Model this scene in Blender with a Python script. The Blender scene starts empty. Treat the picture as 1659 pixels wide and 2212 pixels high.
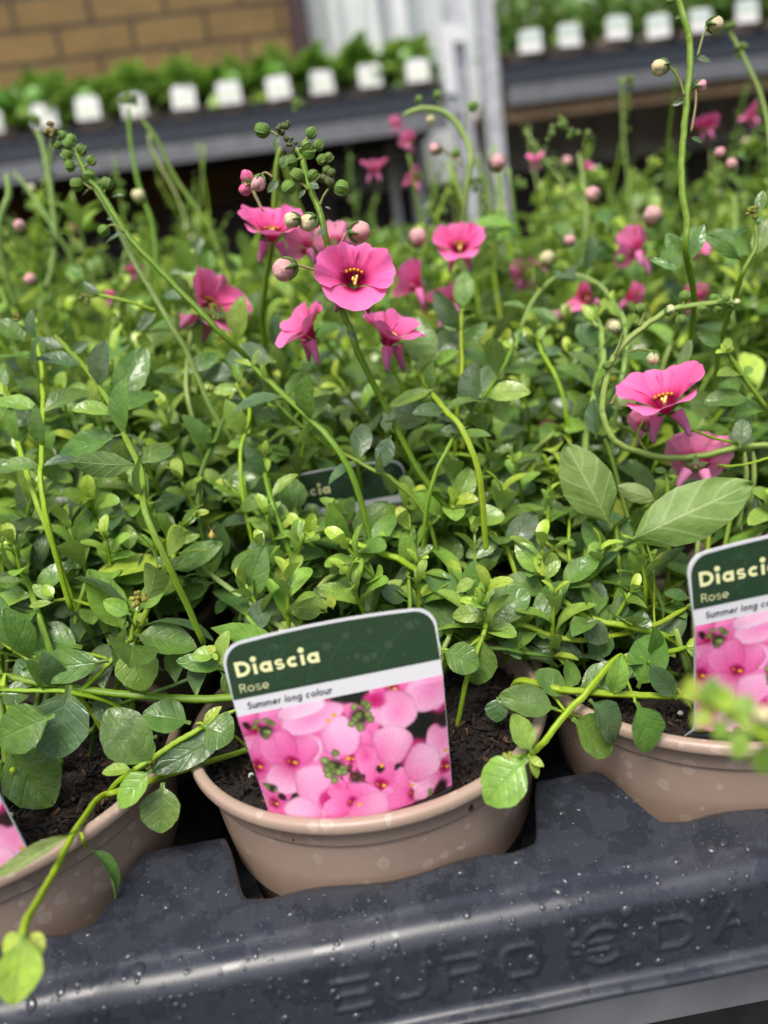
import bpy, math, random
import numpy as np
from mathutils import Vector, Matrix

# ------------------------------------------------------------------ camera, world, sun, exposure
scene = bpy.context.scene
GROUND_DROP = 0.86                      # height of the pot rims above the ground
CAM = np.array([.0019, -.1978, .119 + GROUND_DROP])
PITCH, ROLL, YAW = math.radians(16.5), math.radians(8.0), math.radians(-3.28)
F, CX, CY = 1600., 829.5, 1106.         # focal length and centre in a 1659 x 2212 picture


def cam_axes():
    fw = np.array([0, math.cos(PITCH), -math.sin(PITCH)])
    up = np.array([0, math.sin(PITCH), math.cos(PITCH)])
    rt = np.array([1., 0, 0])
    c, s = math.cos(ROLL), math.sin(ROLL)
    Rz = np.array([[math.cos(YAW), -math.sin(YAW), 0], [math.sin(YAW), math.cos(YAW), 0], [0, 0, 1]])
    return Rz @ (rt * c - up * s), Rz @ (up * c + rt * s), Rz @ fw


AR, AU, AW = cam_axes()
cd = bpy.data.cameras.new('camera')
cam = bpy.data.objects.new('camera', cd)
scene.collection.objects.link(cam)
m = Matrix.Identity(4)
for i in range(3):
    m[i][0], m[i][1], m[i][2], m[i][3] = AR[i], AU[i], -AW[i], CAM[i]
cam.matrix_world = m
cd.sensor_fit = 'VERTICAL'
cd.sensor_height = 9.8
cd.lens = 9.8 * F / 2212.
cd.clip_start, cd.clip_end = .01, 200.
cd.dof.use_dof = True
cd.dof.focus_distance = .205
cd.dof.aperture_fstop = 1.8
scene.camera = cam

SUN_EL, SUN_AZ = math.radians(62), math.radians(205)      # azimuth measured from +Y clockwise
w = bpy.data.worlds.new('World')
scene.world = w
w.use_nodes = True
nt = w.node_tree
bg = nt.nodes['Background']
sky = nt.nodes.new('ShaderNodeTexSky')
sky.sky_type = 'NISHITA'
sky.sun_disc = False
sky.sun_elevation = SUN_EL
sky.sun_rotation = SUN_AZ
sky.air_density, sky.dust_density, sky.ozone_density = 1.0, 4.0, .6
nt.links.new(sky.outputs[0], bg.inputs[0])
bg.inputs[1].default_value = .13
sl = bpy.data.lights.new('sun', 'SUN')
sl.energy = 2.3
sl.angle = math.radians(28)
sl.color = (1., .965, .91)
so = bpy.data.objects.new('sun', sl)
scene.collection.objects.link(so)
dvec = Vector((math.sin(SUN_AZ) * math.cos(SUN_EL), math.cos(SUN_AZ) * math.cos(SUN_EL), math.sin(SUN_EL)))
so.rotation_euler = dvec.to_track_quat('Z', 'Y').to_euler()
scene.view_settings.view_transform = 'Standard'
scene.view_settings.look = 'None'
scene.view_settings.exposure = .52
scene.view_settings.gamma = 1
scene.cycles.max_bounces = 8
scene.cycles.transparent_max_bounces = 8
scene.cycles.caustics_reflective = False
scene.cycles.caustics_refractive = False
scene.cycles.use_denoising = True

ZR = GROUND_DROP                       # rim plane height in the world
rng = random.Random(7)
npr = np.random.RandomState(11)


def ray(x, y):
    return AW + AR * ((x - CX) / F) - AU * ((y - CY) / F)


def at(x, y, d):
    """A point in the place, seen in direction (x, y) at depth d."""
    return CAM + ray(x, y) * d


def proj(P):
    v = np.asarray(P) - CAM
    d = v @ AW
    return CX + F * (v @ AR) / d, CY - F * (v @ AU) / d, d


def on_y(x, y, yy):
    r = ray(x, y)
    return CAM + r * ((yy - CAM[1]) / r[1])


def nrm(v):
    v = np.asarray(v, float)
    return v / (np.linalg.norm(v) + 1e-12)


# ------------------------------------------------------------------ mesh helpers
class MB:
    """Collects vertices, faces, a colour per vertex and a second attribute per vertex."""

    def __init__(s):
        s.v, s.f, s.c, s.a, s.n = [], [], [], [], 0

    def add(s, V, Fc, col=(1, 1, 1), att=None):
        V = np.asarray(V, float)
        n = len(V)
        s.v.append(V)
        s.f.extend([tuple(i + s.n for i in q) for q in Fc])
        col = np.asarray(col, float)
        s.c.append(np.tile(col[:3], (n, 1)) if col.ndim == 1 else col[:, :3])
        s.a.append(np.zeros((n, 4)) if att is None else np.asarray(att, float))
        s.n += n

    def grid(s, P, col=(1, 1, 1), att=None, wrap=False):
        """P: array (n, m, 3)"""
        n, mm = P.shape[:2]
        fc = []
        for i in range(n - 1):
            for j in range(mm if wrap else mm - 1):
                k = (j + 1) % mm
                fc.append((i * mm + j, i * mm + k, (i + 1) * mm + k, (i + 1) * mm + j))
        col = np.asarray(col, float)
        s.add(P.reshape(-1, 3), fc, col.reshape(-1, 3) if col.ndim == 3 else col, None if att is None else np.asarray(att).reshape(-1, 4))

    def box(s, x0, x1, y0, y1, z0, z1, col=(1, 1, 1)):
        V = [(x, y, z) for x in (x0, x1) for y in (y0, y1) for z in (z0, z1)]
        s.add(V, [(0, 1, 3, 2), (4, 6, 7, 5), (0, 4, 5, 1), (2, 3, 7, 6), (0, 2, 6, 4), (1, 5, 7, 3)], col)

    def tube(s, pts, rad, col=(1, 1, 1), k=7, cap=True, ridge=0.):
        pts = np.asarray(pts, float)
        n = len(pts)
        rad = np.full(n, rad) if np.ndim(rad) == 0 else np.asarray(rad, float)
        col = np.asarray(col, float)
        T = np.gradient(pts, axis=0)
        T /= np.linalg.norm(T, axis=1)[:, None] + 1e-12
        ref = np.array([.31, .17, .93]) if abs(T[0] @ np.array([.31, .17, .93])) < .9 else np.array([1., 0, 0])
        N = nrm(np.cross(T[0], ref))
        P = np.zeros((n, k, 3))
        ang = np.arange(k) * 2 * math.pi / k
        mod = 1 + ridge * np.cos(4 * ang)
        for i in range(n):
            N = nrm(N - T[i] * (N @ T[i]))
            B = np.cross(T[i], N)
            P[i] = pts[i] + rad[i] * mod[:, None] * (np.cos(ang)[:, None] * N + np.sin(ang)[:, None] * B)
        c = np.repeat(col[:, None, :], k, 1) if col.ndim == 2 else col
        if ridge and col.ndim == 1:
            c = np.tile(col, (n, k, 1)) * (1 + .22 * np.cos(4 * ang))[None, :, None]
        st = s.n
        s.grid(P, c, None, wrap=True)
        if cap:
            s.f.append(tuple(st + j for j in range(k))[::-1])
            s.f.append(tuple(st + (n - 1) * k + j for j in range(k)))

    def ball(s, c, r, col=(1, 1, 1), k=8, q=6, axis=(0, 0, 1), sx=1., col2=None, ridges=0, pole=None):
        """A ball lengthened by sx along its axis; col2 colours ridges, pole the far end."""
        a = nrm(axis)
        u = nrm(np.cross(a, (.3, .9, .1) if abs(a[1]) < .9 else (1, 0, 0)))
        v = np.cross(a, u)
        P = np.zeros((q + 1, k, 3))
        C = np.zeros((q + 1, k, 3))
        for i in range(q + 1):
            th = math.pi * i / q
            for j in range(k):
                ph = 2 * math.pi * j / k
                rr = r * (1 + (.07 * math.cos(ridges * ph) * math.sin(th) if ridges else 0))
                P[i, j] = np.asarray(c) + rr * (math.sin(th) * (math.cos(ph) * u + math.sin(ph) * v) + sx * math.cos(th) * a)
                cc = np.asarray(col, float)
                if col2 is not None and ridges:
                    cc = cc + (np.asarray(col2) - cc) * (max(0, -math.cos(ridges * ph)) ** 2)
                if pole is not None:
                    t = min(1, max(0, (math.cos(th) + .15) * 1.6))
                    cc = cc * (1 - t) + np.asarray(pole) * t
                C[i, j] = cc
        s.grid(P, C, None, wrap=True)

    def lathe(s, prof, k=64, c=(0, 0, 0), col=(1, 1, 1)):
        ang = np.arange(k) * 2 * math.pi / k
        P = np.zeros((len(prof), k, 3))
        for i, (r, z) in enumerate(prof):
            P[i] = np.stack([c[0] + r * np.cos(ang), c[1] + r * np.sin(ang), np.full(k, c[2] + z)], 1)
        s.grid(P, col, None, wrap=True)

    def build(s, name, mat, parent=None, smooth=True, origin=None):
        me = bpy.data.meshes.new(name)
        V = np.concatenate(s.v) if s.v else np.zeros((0, 3))
        off = np.zeros(3)
        if parent is not None:
            off = np.array(parent['_loc'])
        elif origin is not None:
            off = np.asarray(origin, float)
        V = V - off
        me.from_pydata(V.tolist(), [], s.f)
        Cc = np.concatenate([np.concatenate(s.c), np.ones((len(V), 1))], 1)
        ca = me.color_attributes.new('col', 'FLOAT_COLOR', 'POINT')
        ca.data.foreach_set('color', Cc.astype(np.float32).ravel())
        A = np.concatenate(s.a)
        if np.any(A):
            aa = me.color_attributes.new('leaf', 'FLOAT_COLOR', 'POINT')
            aa.data.foreach_set('color', A.astype(np.float32).ravel())
        if smooth:
            me.polygons.foreach_set('use_smooth', [True] * len(me.polygons))
        me.materials.append(mat)
        me.update()
        o = bpy.data.objects.new(name, me)
        scene.collection.objects.link(o)
        if parent is not None:
            root = parent
            o.parent = root
            o['_loc'] = [float(q) for q in off]
        else:
            o.location = off
            o['_loc'] = [float(q) for q in off]
        return o


def empty(name, loc):
    o = bpy.data.objects.new(name, None)
    o.location = loc
    o.empty_display_size = .02
    o['_loc'] = [float(q) for q in loc]
    scene.collection.objects.link(o)
    return o


def tag(o, label=None, cat=None, group=None, kind=None):
    if label: o['label'] = label
    if cat: o['category'] = cat
    if group: o['group'] = group
    if kind: o['kind'] = kind
    return o


# ------------------------------------------------------------------ materials
def new_mat(name):
    mt = bpy.data.materials.new(name)
    mt.use_nodes = True
    n = mt.node_tree
    b = n.nodes['Principled BSDF']
    return mt, n, b


def attr(n, name):
    a = n.nodes.new('ShaderNodeAttribute')
    a.attribute_name = name
    return a


def math_node(n, op, a, b=None, clamp=False):
    k = n.nodes.new('ShaderNodeMath')
    k.operation = op
    k.use_clamp = clamp
    for i, v in enumerate((a, b)):
        if v is None: continue
        if isinstance(v, (int, float)): k.inputs[i].default_value = v
        else: n.links.new(v, k.inputs[i])
    return k.outputs[0]


def noise(n, scale, detail=4, rough=.55, vec=None):
    k = n.nodes.new('ShaderNodeTexNoise')
    k.inputs['Scale'].default_value = scale
    k.inputs['Detail'].default_value = detail
    k.inputs['Roughness'].default_value = rough
    if vec is None:
        g = n.nodes.new('ShaderNodeNewGeometry')
        vec = g.outputs['Position']
    n.links.new(vec, k.inputs['Vector'])
    return k.outputs['Fac']


def ramp(n, fac, stops):
    r = n.nodes.new('ShaderNodeValToRGB')
    r.color_ramp.interpolation = 'LINEAR'
    e = r.color_ramp.elements
    while len(e) < len(stops): e.new(.5)
    for el, (p, c) in zip(e, stops):
        el.position = p
        el.color = (c, c, c, 1) if isinstance(c, (int, float)) else (*c, 1)
    n.links.new(fac, r.inputs[0])
    return r.outputs[0]


def mix(n, fac, a, b, typ='MIX'):
    k = n.nodes.new('ShaderNodeMix')
    k.data_type = 'RGBA'
    k.blend_type = typ
    for sock, v in ((k.inputs[0], fac), (k.inputs[6], a), (k.inputs[7], b)):
        if isinstance(v, (int, float)): sock.default_value = v
        elif isinstance(v, tuple): sock.default_value = (*v, 1)
        else: n.links.new(v, sock)
    return k.outputs[2]


def bump(n, b, h, strength, dist):
    k = n.nodes.new('ShaderNodeBump')
    k.inputs['Strength'].default_value = strength
    k.inputs['Distance'].default_value = dist
    n.links.new(h, k.inputs['Height'])
    n.links.new(k.outputs[0], b.inputs['Normal'])


def leaf_material(name, detailed):
    mt, n, b = new_mat(name)
    out = n.nodes['Material Output']
    col = attr(n, 'col').outputs['Color']
    lf = n.nodes.new('ShaderNodeSeparateColor')
    n.links.new(attr(n, 'leaf').outputs['Color'], lf.inputs[0])
    s, t = lf.outputs[0], lf.outputs[1]
    at_ = math_node(n, 'ABSOLUTE', math_node(n, 'SUBTRACT', math_node(n, 'MULTIPLY', t, 2.), 1.))
    mid = math_node(n, 'SUBTRACT', 1., math_node(n, 'MULTIPLY', at_, 11.), True)
    ph = math_node(n, 'SUBTRACT', math_node(n, 'MULTIPLY', s, 30.), math_node(n, 'MULTIPLY', at_, 8.))
    lat = math_node(n, 'POWER', math_node(n, 'ADD', math_node(n, 'MULTIPLY', math_node(n, 'SINE', ph), .5), .5), 14.)
    lat = math_node(n, 'MULTIPLY', lat, .55)
    vein = math_node(n, 'MAXIMUM', mid, lat)
    big = noise(n, 260., 3)
    c1 = mix(n, math_node(n, 'MULTIPLY', math_node(n, 'ADD', math_node(n, 'MULTIPLY', mid, .75), math_node(n, 'MULTIPLY', lat, .25)), .30), col, (.16, .30, .05))
    c1 = mix(n, .55, c1, ramp(n, big, [(.3, (.5, .6, .5)), (.7, (1.3, 1.25, 1.1))]), 'MULTIPLY')
    geo = n.nodes.new('ShaderNodeNewGeometry')
    under = mix(n, .42, col, (.26, .36, .13))
    under = mix(n, .5, under, ramp(n, big, [(.3, (.7, .75, .7)), (.7, (1.2, 1.2, 1.1))]), 'MULTIPLY')
    under = mix(n, math_node(n, 'MULTIPLY', vein, .75), under, (.42, .53, .22))
    base = mix(n, geo.outputs['Backfacing'], c1, under)
    n.links.new(base, b.inputs['Base Color'])
    wetm = math_node(n, 'MULTIPLY', ramp(n, noise(n, 120., 5, .65), [(.46, 0.), (.57, 1.)]), math_node(n, 'SUBTRACT', 1., geo.outputs['Backfacing']))
    wet = ramp(n, wetm, [(0., .47), (1., .24)])
    n.links.new(wet, b.inputs['Roughness'])
    n.links.new(ramp(n, wetm, [(0., .42), (1., .95)]), b.inputs['Specular IOR Level'])
    if detailed:
        h = math_node(n, 'ADD', math_node(n, 'MULTIPLY', vein, -.45), math_node(n, 'ADD', math_node(n, 'MULTIPLY', noise(n, 900., 3), .5), math_node(n, 'MULTIPLY', noise(n, 300., 2), 1.2)))
        bump(n, b, h, .5, .0006)
    tr = n.nodes.new('ShaderNodeBsdfTranslucent')
    n.links.new(mix(n, .5, base, (.30, .45, .04)), tr.inputs[0])
    ms = n.nodes.new('ShaderNodeMixShader')
    ms.inputs[0].default_value = .28
    n.links.new(b.outputs[0], ms.inputs[1])
    n.links.new(tr.outputs[0], ms.inputs[2])
    n.links.new(ms.outputs[0], out.inputs[0])
    return mt


def colour_material(name, rough=.45, spec=.5, transl=0., var=0., scale=300., bmp=0.):
    mt, n, b = new_mat(name)
    c = attr(n, 'col').outputs['Color']
    if var:
        c = mix(n, 1., c, ramp(n, noise(n, scale, 4), [(.3, 1 - var), (.7, 1 + var)]), 'MULTIPLY')
    n.links.new(c, b.inputs['Base Color'])
    b.inputs['Roughness'].default_value = rough
    b.inputs['Specular IOR Level'].default_value = spec
    if bmp:
        bump(n, b, noise(n, scale * 2, 4), .5, bmp)
    if transl:
        tr = n.nodes.new('ShaderNodeBsdfTranslucent')
        n.links.new(c, tr.inputs[0])
        ms = n.nodes.new('ShaderNodeMixShader')
        ms.inputs[0].default_value = transl
        n.links.new(b.outputs[0], ms.inputs[1])
        n.links.new(tr.outputs[0], ms.inputs[2])
        n.links.new(ms.outputs[0], n.nodes['Material Output'].inputs[0])
    return mt


M = {}
M['leaf'] = leaf_material('diascia_leaf', True)
M['leaf_far'] = leaf_material('diascia_leaf_far', False)
M['stem'] = colour_material('stem_green', .45, .4, .1, .12, 500.)
M['bud'] = colour_material('bud_skin', .6, .3, .08, .15, 1500., .0002)
M['petal'] = colour_material('petal', .55, .25, .3, .06, 900., .00012)
M['stamen'] = colour_material('stamen', .5, .4)
M['print'] = colour_material('printed_card', .42, .4)
M['plain'] = colour_material('plain_plastic', .42, .4)
M['metal_edge'] = None


def pot_material():
    mt, n, b = new_mat('taupe_pot_plastic')
    v = n.nodes.new('ShaderNodeTexVoronoi')
    v.inputs['Scale'].default_value = 260.
    v.inputs['Randomness'].default_value = 1.
    g = n.nodes.new('ShaderNodeNewGeometry')
    warp = n.nodes.new('ShaderNodeVectorMath')
    warp.operation = 'ADD'
    nz = n.nodes.new('ShaderNodeTexNoise')
    nz.inputs['Scale'].default_value = 220.
    n.links.new(g.outputs['Position'], nz.inputs['Vector'])
    sc = n.nodes.new('ShaderNodeVectorMath')
    sc.operation = 'SCALE'
    sc.inputs['Scale'].default_value = .003
    n.links.new(nz.outputs['Color'], sc.inputs[0])
    n.links.new(g.outputs['Position'], warp.inputs[0])
    n.links.new(sc.outputs[0], warp.inputs[1])
    n.links.new(warp.outputs[0], v.inputs['Vector'])
    cs = n.nodes.new('ShaderNodeSeparateColor')
    n.links.new(v.outputs['Color'], cs.inputs[0])
    size = math_node(n, 'MULTIPLY', math_node(n, 'POWER', cs.outputs[0], 2.5), .5)
    d = math_node(n, 'SUBTRACT', size, v.outputs['Distance'])
    spot = ramp(n, d, [(.0, 0.), (.03, 1.), (.06, .55), (.3, .35)])
    base = mix(n, .6, (.395, .285, .218), ramp(n, noise(n, 60., 4), [(.3, .86), (.7, 1.1)]), 'MULTIPLY')
    c = mix(n, math_node(n, 'MULTIPLY', spot, .34), base, (.80, .72, .65))
    n.links.new(c, b.inputs['Base Color'])
    b.inputs['Specular IOR Level'].default_value = .45
    n.links.new(ramp(n, noise(n, 90., 4), [(.35, .27), (.7, .42)]), b.inputs['Roughness'])
    return mt


def tray_material():
    mt, n, b = new_mat('black_tray_plastic')
    pat = ramp(n, noise(n, 95., 3, .5), [(.47, 0.), (.50, 1.)])
    pat2 = ramp(n, noise(n, 230., 2, .5), [(.56, 0.), (.58, 1.)])
    grain = ramp(n, noise(n, 2600., 2), [(.66, 0.), (.72, 1.)])
    c = mix(n, pat, (.024, .028, .037), (.032, .036, .046))
    c = mix(n, math_node(n, 'MULTIPLY', pat2, .4), c, (.020, .023, .03))
    c = mix(n, math_node(n, 'MULTIPLY', grain, .22), c, (.5, .5, .52))
    v = n.nodes.new('ShaderNodeTexVoronoi')
    v.inputs['Scale'].default_value = 210.
    g = n.nodes.new('ShaderNodeNewGeometry')
    n.links.new(g.outputs['Position'], v.inputs['Vector'])
    cs = n.nodes.new('ShaderNodeSeparateColor')
    n.links.new(v.outputs['Color'], cs.inputs[0])
    d = math_node(n, 'SUBTRACT', math_node(n, 'MULTIPLY', math_node(n, 'POWER', cs.outputs[0], 2.), .5), v.outputs['Distance'])
    ring = ramp(n, d, [(.0, 0.), (.02, 1.), (.05, .15), (.5, .1)])
    c = mix(n, math_node(n, 'MULTIPLY', ring, .12), c, (.30, .31, .33))
    n.links.new(c, b.inputs['Base Color'])
    r = mix(n, pat, (.2, .2, .2), (.34, .34, .34))
    n.links.new(r, b.inputs['Roughness'])
    b.inputs['Specular IOR Level'].default_value = .55
    bump(n, b, noise(n, 3200., 3), .18, .0002)
    return mt


def soil_material():
    mt, n, b = new_mat('potting_soil')
    c = mix(n, 1., attr(n, 'col').outputs['Color'], ramp(n, noise(n, 700., 5, .7), [(.3, .35), (.7, 1.6)]), 'MULTIPLY')
    n.links.new(c, b.inputs['Base Color'])
    b.inputs['Roughness'].default_value = .75
    bump(n, b, noise(n, 900., 5, .7), .9, .002)
    return mt


def metal_material(name, col, rough):
    mt, n, b = new_mat(name)
    c = mix(n, 1., col, ramp(n, noise(n, 40., 5, .6), [(.3, .75), (.7, 1.15)]), 'MULTIPLY')
    n.links.new(c, b.inputs['Base Color'])
    b.inputs['Metallic'].default_value = .55
    n.links.new(ramp(n, noise(n, 70., 4), [(.3, rough - .1), (.7, rough + .15)]), b.inputs['Roughness'])
    return mt


def noisy_material(name, c0, c1, scale, rough=.7, bmp=0.):
    mt, n, b = new_mat(name)
    c = ramp(n, noise(n, scale, 5, .6), [(.35, c0), (.65, c1)])
    n.links.new(c, b.inputs['Base Color'])
    b.inputs['Roughness'].default_value = rough
    if bmp: bump(n, b, noise(n, scale * 3, 5), .6, bmp)
    return mt


def brick_material():
    mt, n, b = new_mat('yellow_brick_wall')
    tc = n.nodes.new('ShaderNodeTexCoord')
    mp = n.nodes.new('ShaderNodeMapping')
    mp.inputs['Rotation'].default_value = (math.radians(90), 0, 0)
    mp.inputs['Location'].default_value = (.055, 0, 0)
    n.links.new(tc.outputs['Object'], mp.inputs['Vector'])
    bt = n.nodes.new('ShaderNodeTexBrick')
    bt.inputs['Scale'].default_value = 1.
    bt.inputs['Brick Width'].default_value = .183
    bt.inputs['Row Height'].default_value = .070
    bt.inputs['Mortar Size'].default_value = .0065
    bt.inputs['Mortar Smooth'].default_value = .15
    bt.inputs['Color1'].default_value = (.235, .145, .050, 1)
    bt.inputs['Color2'].default_value = (.195, .12, .041, 1)
    bt.inputs['Mortar'].default_value = (.07, .048, .025, 1)
    n.links.new(mp.outputs[0], bt.inputs['Vector'])
    c = mix(n, .6, bt.outputs['Color'], ramp(n, noise(n, 14., 6), [(.3, .75), (.7, 1.2)]), 'MULTIPLY')
    n.links.new(c, b.inputs['Base Color'])
    b.inputs['Roughness'].default_value = .85
    inv = math_node(n, 'SUBTRACT', 1., bt.outputs['Fac'])
    bump(n, b, inv, .7, .006)
    return mt


M['pot'] = pot_material()
M['tray'] = tray_material()
M['soil'] = soil_material()
M['galv'] = metal_material('galvanised_steel', (.42, .43, .44), .42)
M['galv_dark'] = metal_material('weathered_steel', (.20, .205, .21), .5)
M['post'] = metal_material('white_galvanised_post', (.655, .655, .67), .5)
M['ply'] = noisy_material('plywood', (.30, .19, .09), (.42, .28, .14), 20.)
M['brick'] = brick_material()
M['ground'] = noisy_material('dark_ground', (.016, .013, .011), (.04, .033, .028), 30., .8, .01)
M['dark'] = noisy_material('dark_boards_and_shade', (.014, .009, .006), (.03, .02, .013), 8., .7)  # brown of the shelf boards; also painted shade low on the walls
M['frame'] = noisy_material('dark_brown_frame', (.035, .012, .012), (.055, .022, .02), 12., .5)
M['white'] = noisy_material('white_sheet', (.62, .66, .66), (.72, .75, .75), 6., .5)
M['whitebar'] = noisy_material('white_painted_bar', (.76, .76, .76), (.84, .84, .84), 10., .4)


def water_material():
    mt, n, b = new_mat('water_drop')
    b.inputs['Base Color'].default_value = (.035, .038, .045, 1)
    b.inputs['Roughness'].default_value = .04
    b.inputs['Specular IOR Level'].default_value = .6
    return mt


M['water'] = water_material()

# ------------------------------------------------------------------ setting
g = MB()
g.add([(-40, -40, 0), (40, -40, 0), (40, 60, 0), (-40, 60, 0)], [(0, 1, 2, 3)])
tag(g.build('ground', M['ground'], None, False), kind='structure')

WY = 1.95
b_ = MB()
b_.box(-4., .058, WY, WY + .25, .005, 3.2)
bw = b_.build('brick_wall', M['brick'], None, False, origin=(0, WY, ZR))
tag(bw, 'yellow brick wall with dark mortar behind the left shelf of seedlings', 'wall')
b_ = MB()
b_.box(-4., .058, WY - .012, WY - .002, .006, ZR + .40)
pl = b_.build('shade_backing', M['dark'], bw, False)  # dark sheet added as painted shade on the wall below the shelf
b_ = MB()
b_.box(.060, .106, WY - .03, WY + .2, .005, 3.2)
tag(b_.build('door_frame', M['frame'], None, False, origin=(.1, WY, 0)), 'dark brown upright frame between the brick wall and the white sheet', 'frame')
b_ = MB()
xs = np.arange(.108, 4.5, .02)
P = np.zeros((2, len(xs), 3))
P[0, :, 0] = P[1, :, 0] = xs
P[:, :, 1] = WY + .05 + .012 * np.sign(np.sin(xs * 62))
P[0, :, 2], P[1, :, 2] = ZR + .38, 3.2
b_.grid(P)
ws = b_.build('white_cladding', M['white'], None, False, origin=(2., WY, ZR))
tag(ws, 'pale ribbed white cladding sheet to the right of the brown frame', 'cladding')
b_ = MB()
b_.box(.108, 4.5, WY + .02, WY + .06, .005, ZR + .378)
b_.build('shade_backing', M['dark'], ws, False)  # the same painted shade carried on below the cladding
for i, (x0, x1, lab) in enumerate(((.318, .352, 'white bar standing left of the trolley posts, in front of the cladding'),
                                   (.262, .280, 'narrowest white bar in front of the cladding, nearest the brown frame'))):
    b_ = MB()
    b_.box(x0, x1, WY - .04, WY - .005, .005, 3.2)
    tag(b_.build('upright_bar', M['whitebar'], None, False, origin=(x0, WY, 0)), lab, 'bar', 'white uprights before the cladding')


# ------------------------------------------------------------------ potted plants, shared builders
def pot_profile(R, H, lip=.006):
    # outer side from the base up, over the rim and down the inside
    k = R / .053
    return [(.001, -H), (.037 * k, -H), (.0385 * k, -H + .001), (.0479 * k, -.0082), (.0481 * k, -.0074), (.0497 * k, -.0066), (.0501 * k, -.0058),
            (.0508 * k, -.0010), (.0514 * k, -.0006), (.0528 * k, -.0005), (.0531 * k, .0000), (.0530 * k, .0016), (.0527 * k, .0022), (.0520 * k, .0025), (.0510 * k, .0026),
            (.0504 * k, .0024), (.0500 * k, .0016), (.0496 * k, -.001), (.0475 * k, -.02), (.046 * k, -.03)]


def make_pot(root, cx, cy, R=.053, H=.071):
    b = MB()
    b.lathe(pot_profile(R, H), 96 if cy < .05 else 40, (cx, cy, ZR))
    o = b.build('pot', M['pot'], root)
    return o


def make_soil(root, cx, cy, detail, z0=-.0050):
    b = MB()
    n = 46 if detail else 10
    rr = np.linspace(0, .0494, n)
    kk = 120 if detail else 24
    ang = np.arange(kk) * 2 * math.pi / kk
    P = np.zeros((n, kk, 3))
    X = cx + rr[:, None] * np.cos(ang)
    Y = cy + rr[:, None] * np.sin(ang)
    Z = np.full_like(X, z0)
    if detail:
        Z = Z + npr.normal(0, .0006, Z.shape) + .0012 * np.sin(X * 390 + 1) * np.sin(Y * 350) + .0008 * np.sin(X * 900) * np.sin(Y * 1100 + 2)
    P[..., 0], P[..., 1], P[..., 2] = X, Y, ZR + Z
    b.grid(P, (.020, .0125, .0085), None, wrap=True)
    if detail:
        for _ in range(2600):
            r, a = .0490 * math.sqrt(npr.rand()), npr.rand() * 6.283
            if math.sin(a) > .75: continue
            c = np.array([cx + r * math.cos(a), cy + r * math.sin(a), ZR + z0 + .0004 + .0012 * npr.rand()])
            d = nrm(npr.normal(0, 1, 3) * (1, 1, .45))
            e = nrm(np.cross(d, npr.normal(0, 1, 3)))
            L, wd = .0006 + .0022 * npr.rand() ** 2, .0003 + .0004 * npr.rand()
            q = npr.rand()
            col = (.022, .013, .009) if q < .72 else ((.055, .03, .017) if q < .94 else (.13, .07, .035))
            if q > .975: L *= 2.2
            h = np.cross(d, e) * wd * .6
            b.add([c - d * L - e * wd, c - d * L + e * wd, c + d * L + e * wd * .7, c + d * L - e * wd * .7, c - d * L + h, c + d * L + h],
                  [(0, 3, 5, 4), (1, 4, 5, 2), (0, 4, 1), (3, 2, 5)], col)
        for _ in range(5):                                   # perlite
            r, a = .045 * math.sqrt(npr.rand()), -npr.rand() * 3.14
            b.ball((cx + r * math.cos(a), cy + r * math.sin(a), ZR + z0 + .001), .0007 + .0004 * npr.rand(), (.7, .68, .62), 6, 4)
    return b.build('soil', M['soil'], root, not detail or True)


def leaf_width(s):
    """Half-width along the leaf, petiole first."""
    s = np.asarray(s, float)
    q = np.clip((s - .13) / .87, 0, 1)
    w_ = (q ** .58) * ((1 - q) ** .74) * 2.47
    return np.maximum(w_ * .5, np.where(s < .16, .055, .0))


def leaf_width_spoon(s):
    s = np.asarray(s, float)
    q = np.clip((s - .05) / .95, 0, 1)
    w_ = (q ** .85) * ((1 - q) ** .5) * 2.35
    return np.maximum(w_ * .5, np.where(s < .2, .10, .0))


def leaf_width_narrow(s):
    s = np.asarray(s, float)
    q = np.clip((s - .06) / .94, 0, 1)
    w_ = (q ** .6) * ((1 - q) ** .75) * 2.4
    return np.maximum(w_ * .5, np.where(s < .1, .07, .0))


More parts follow.
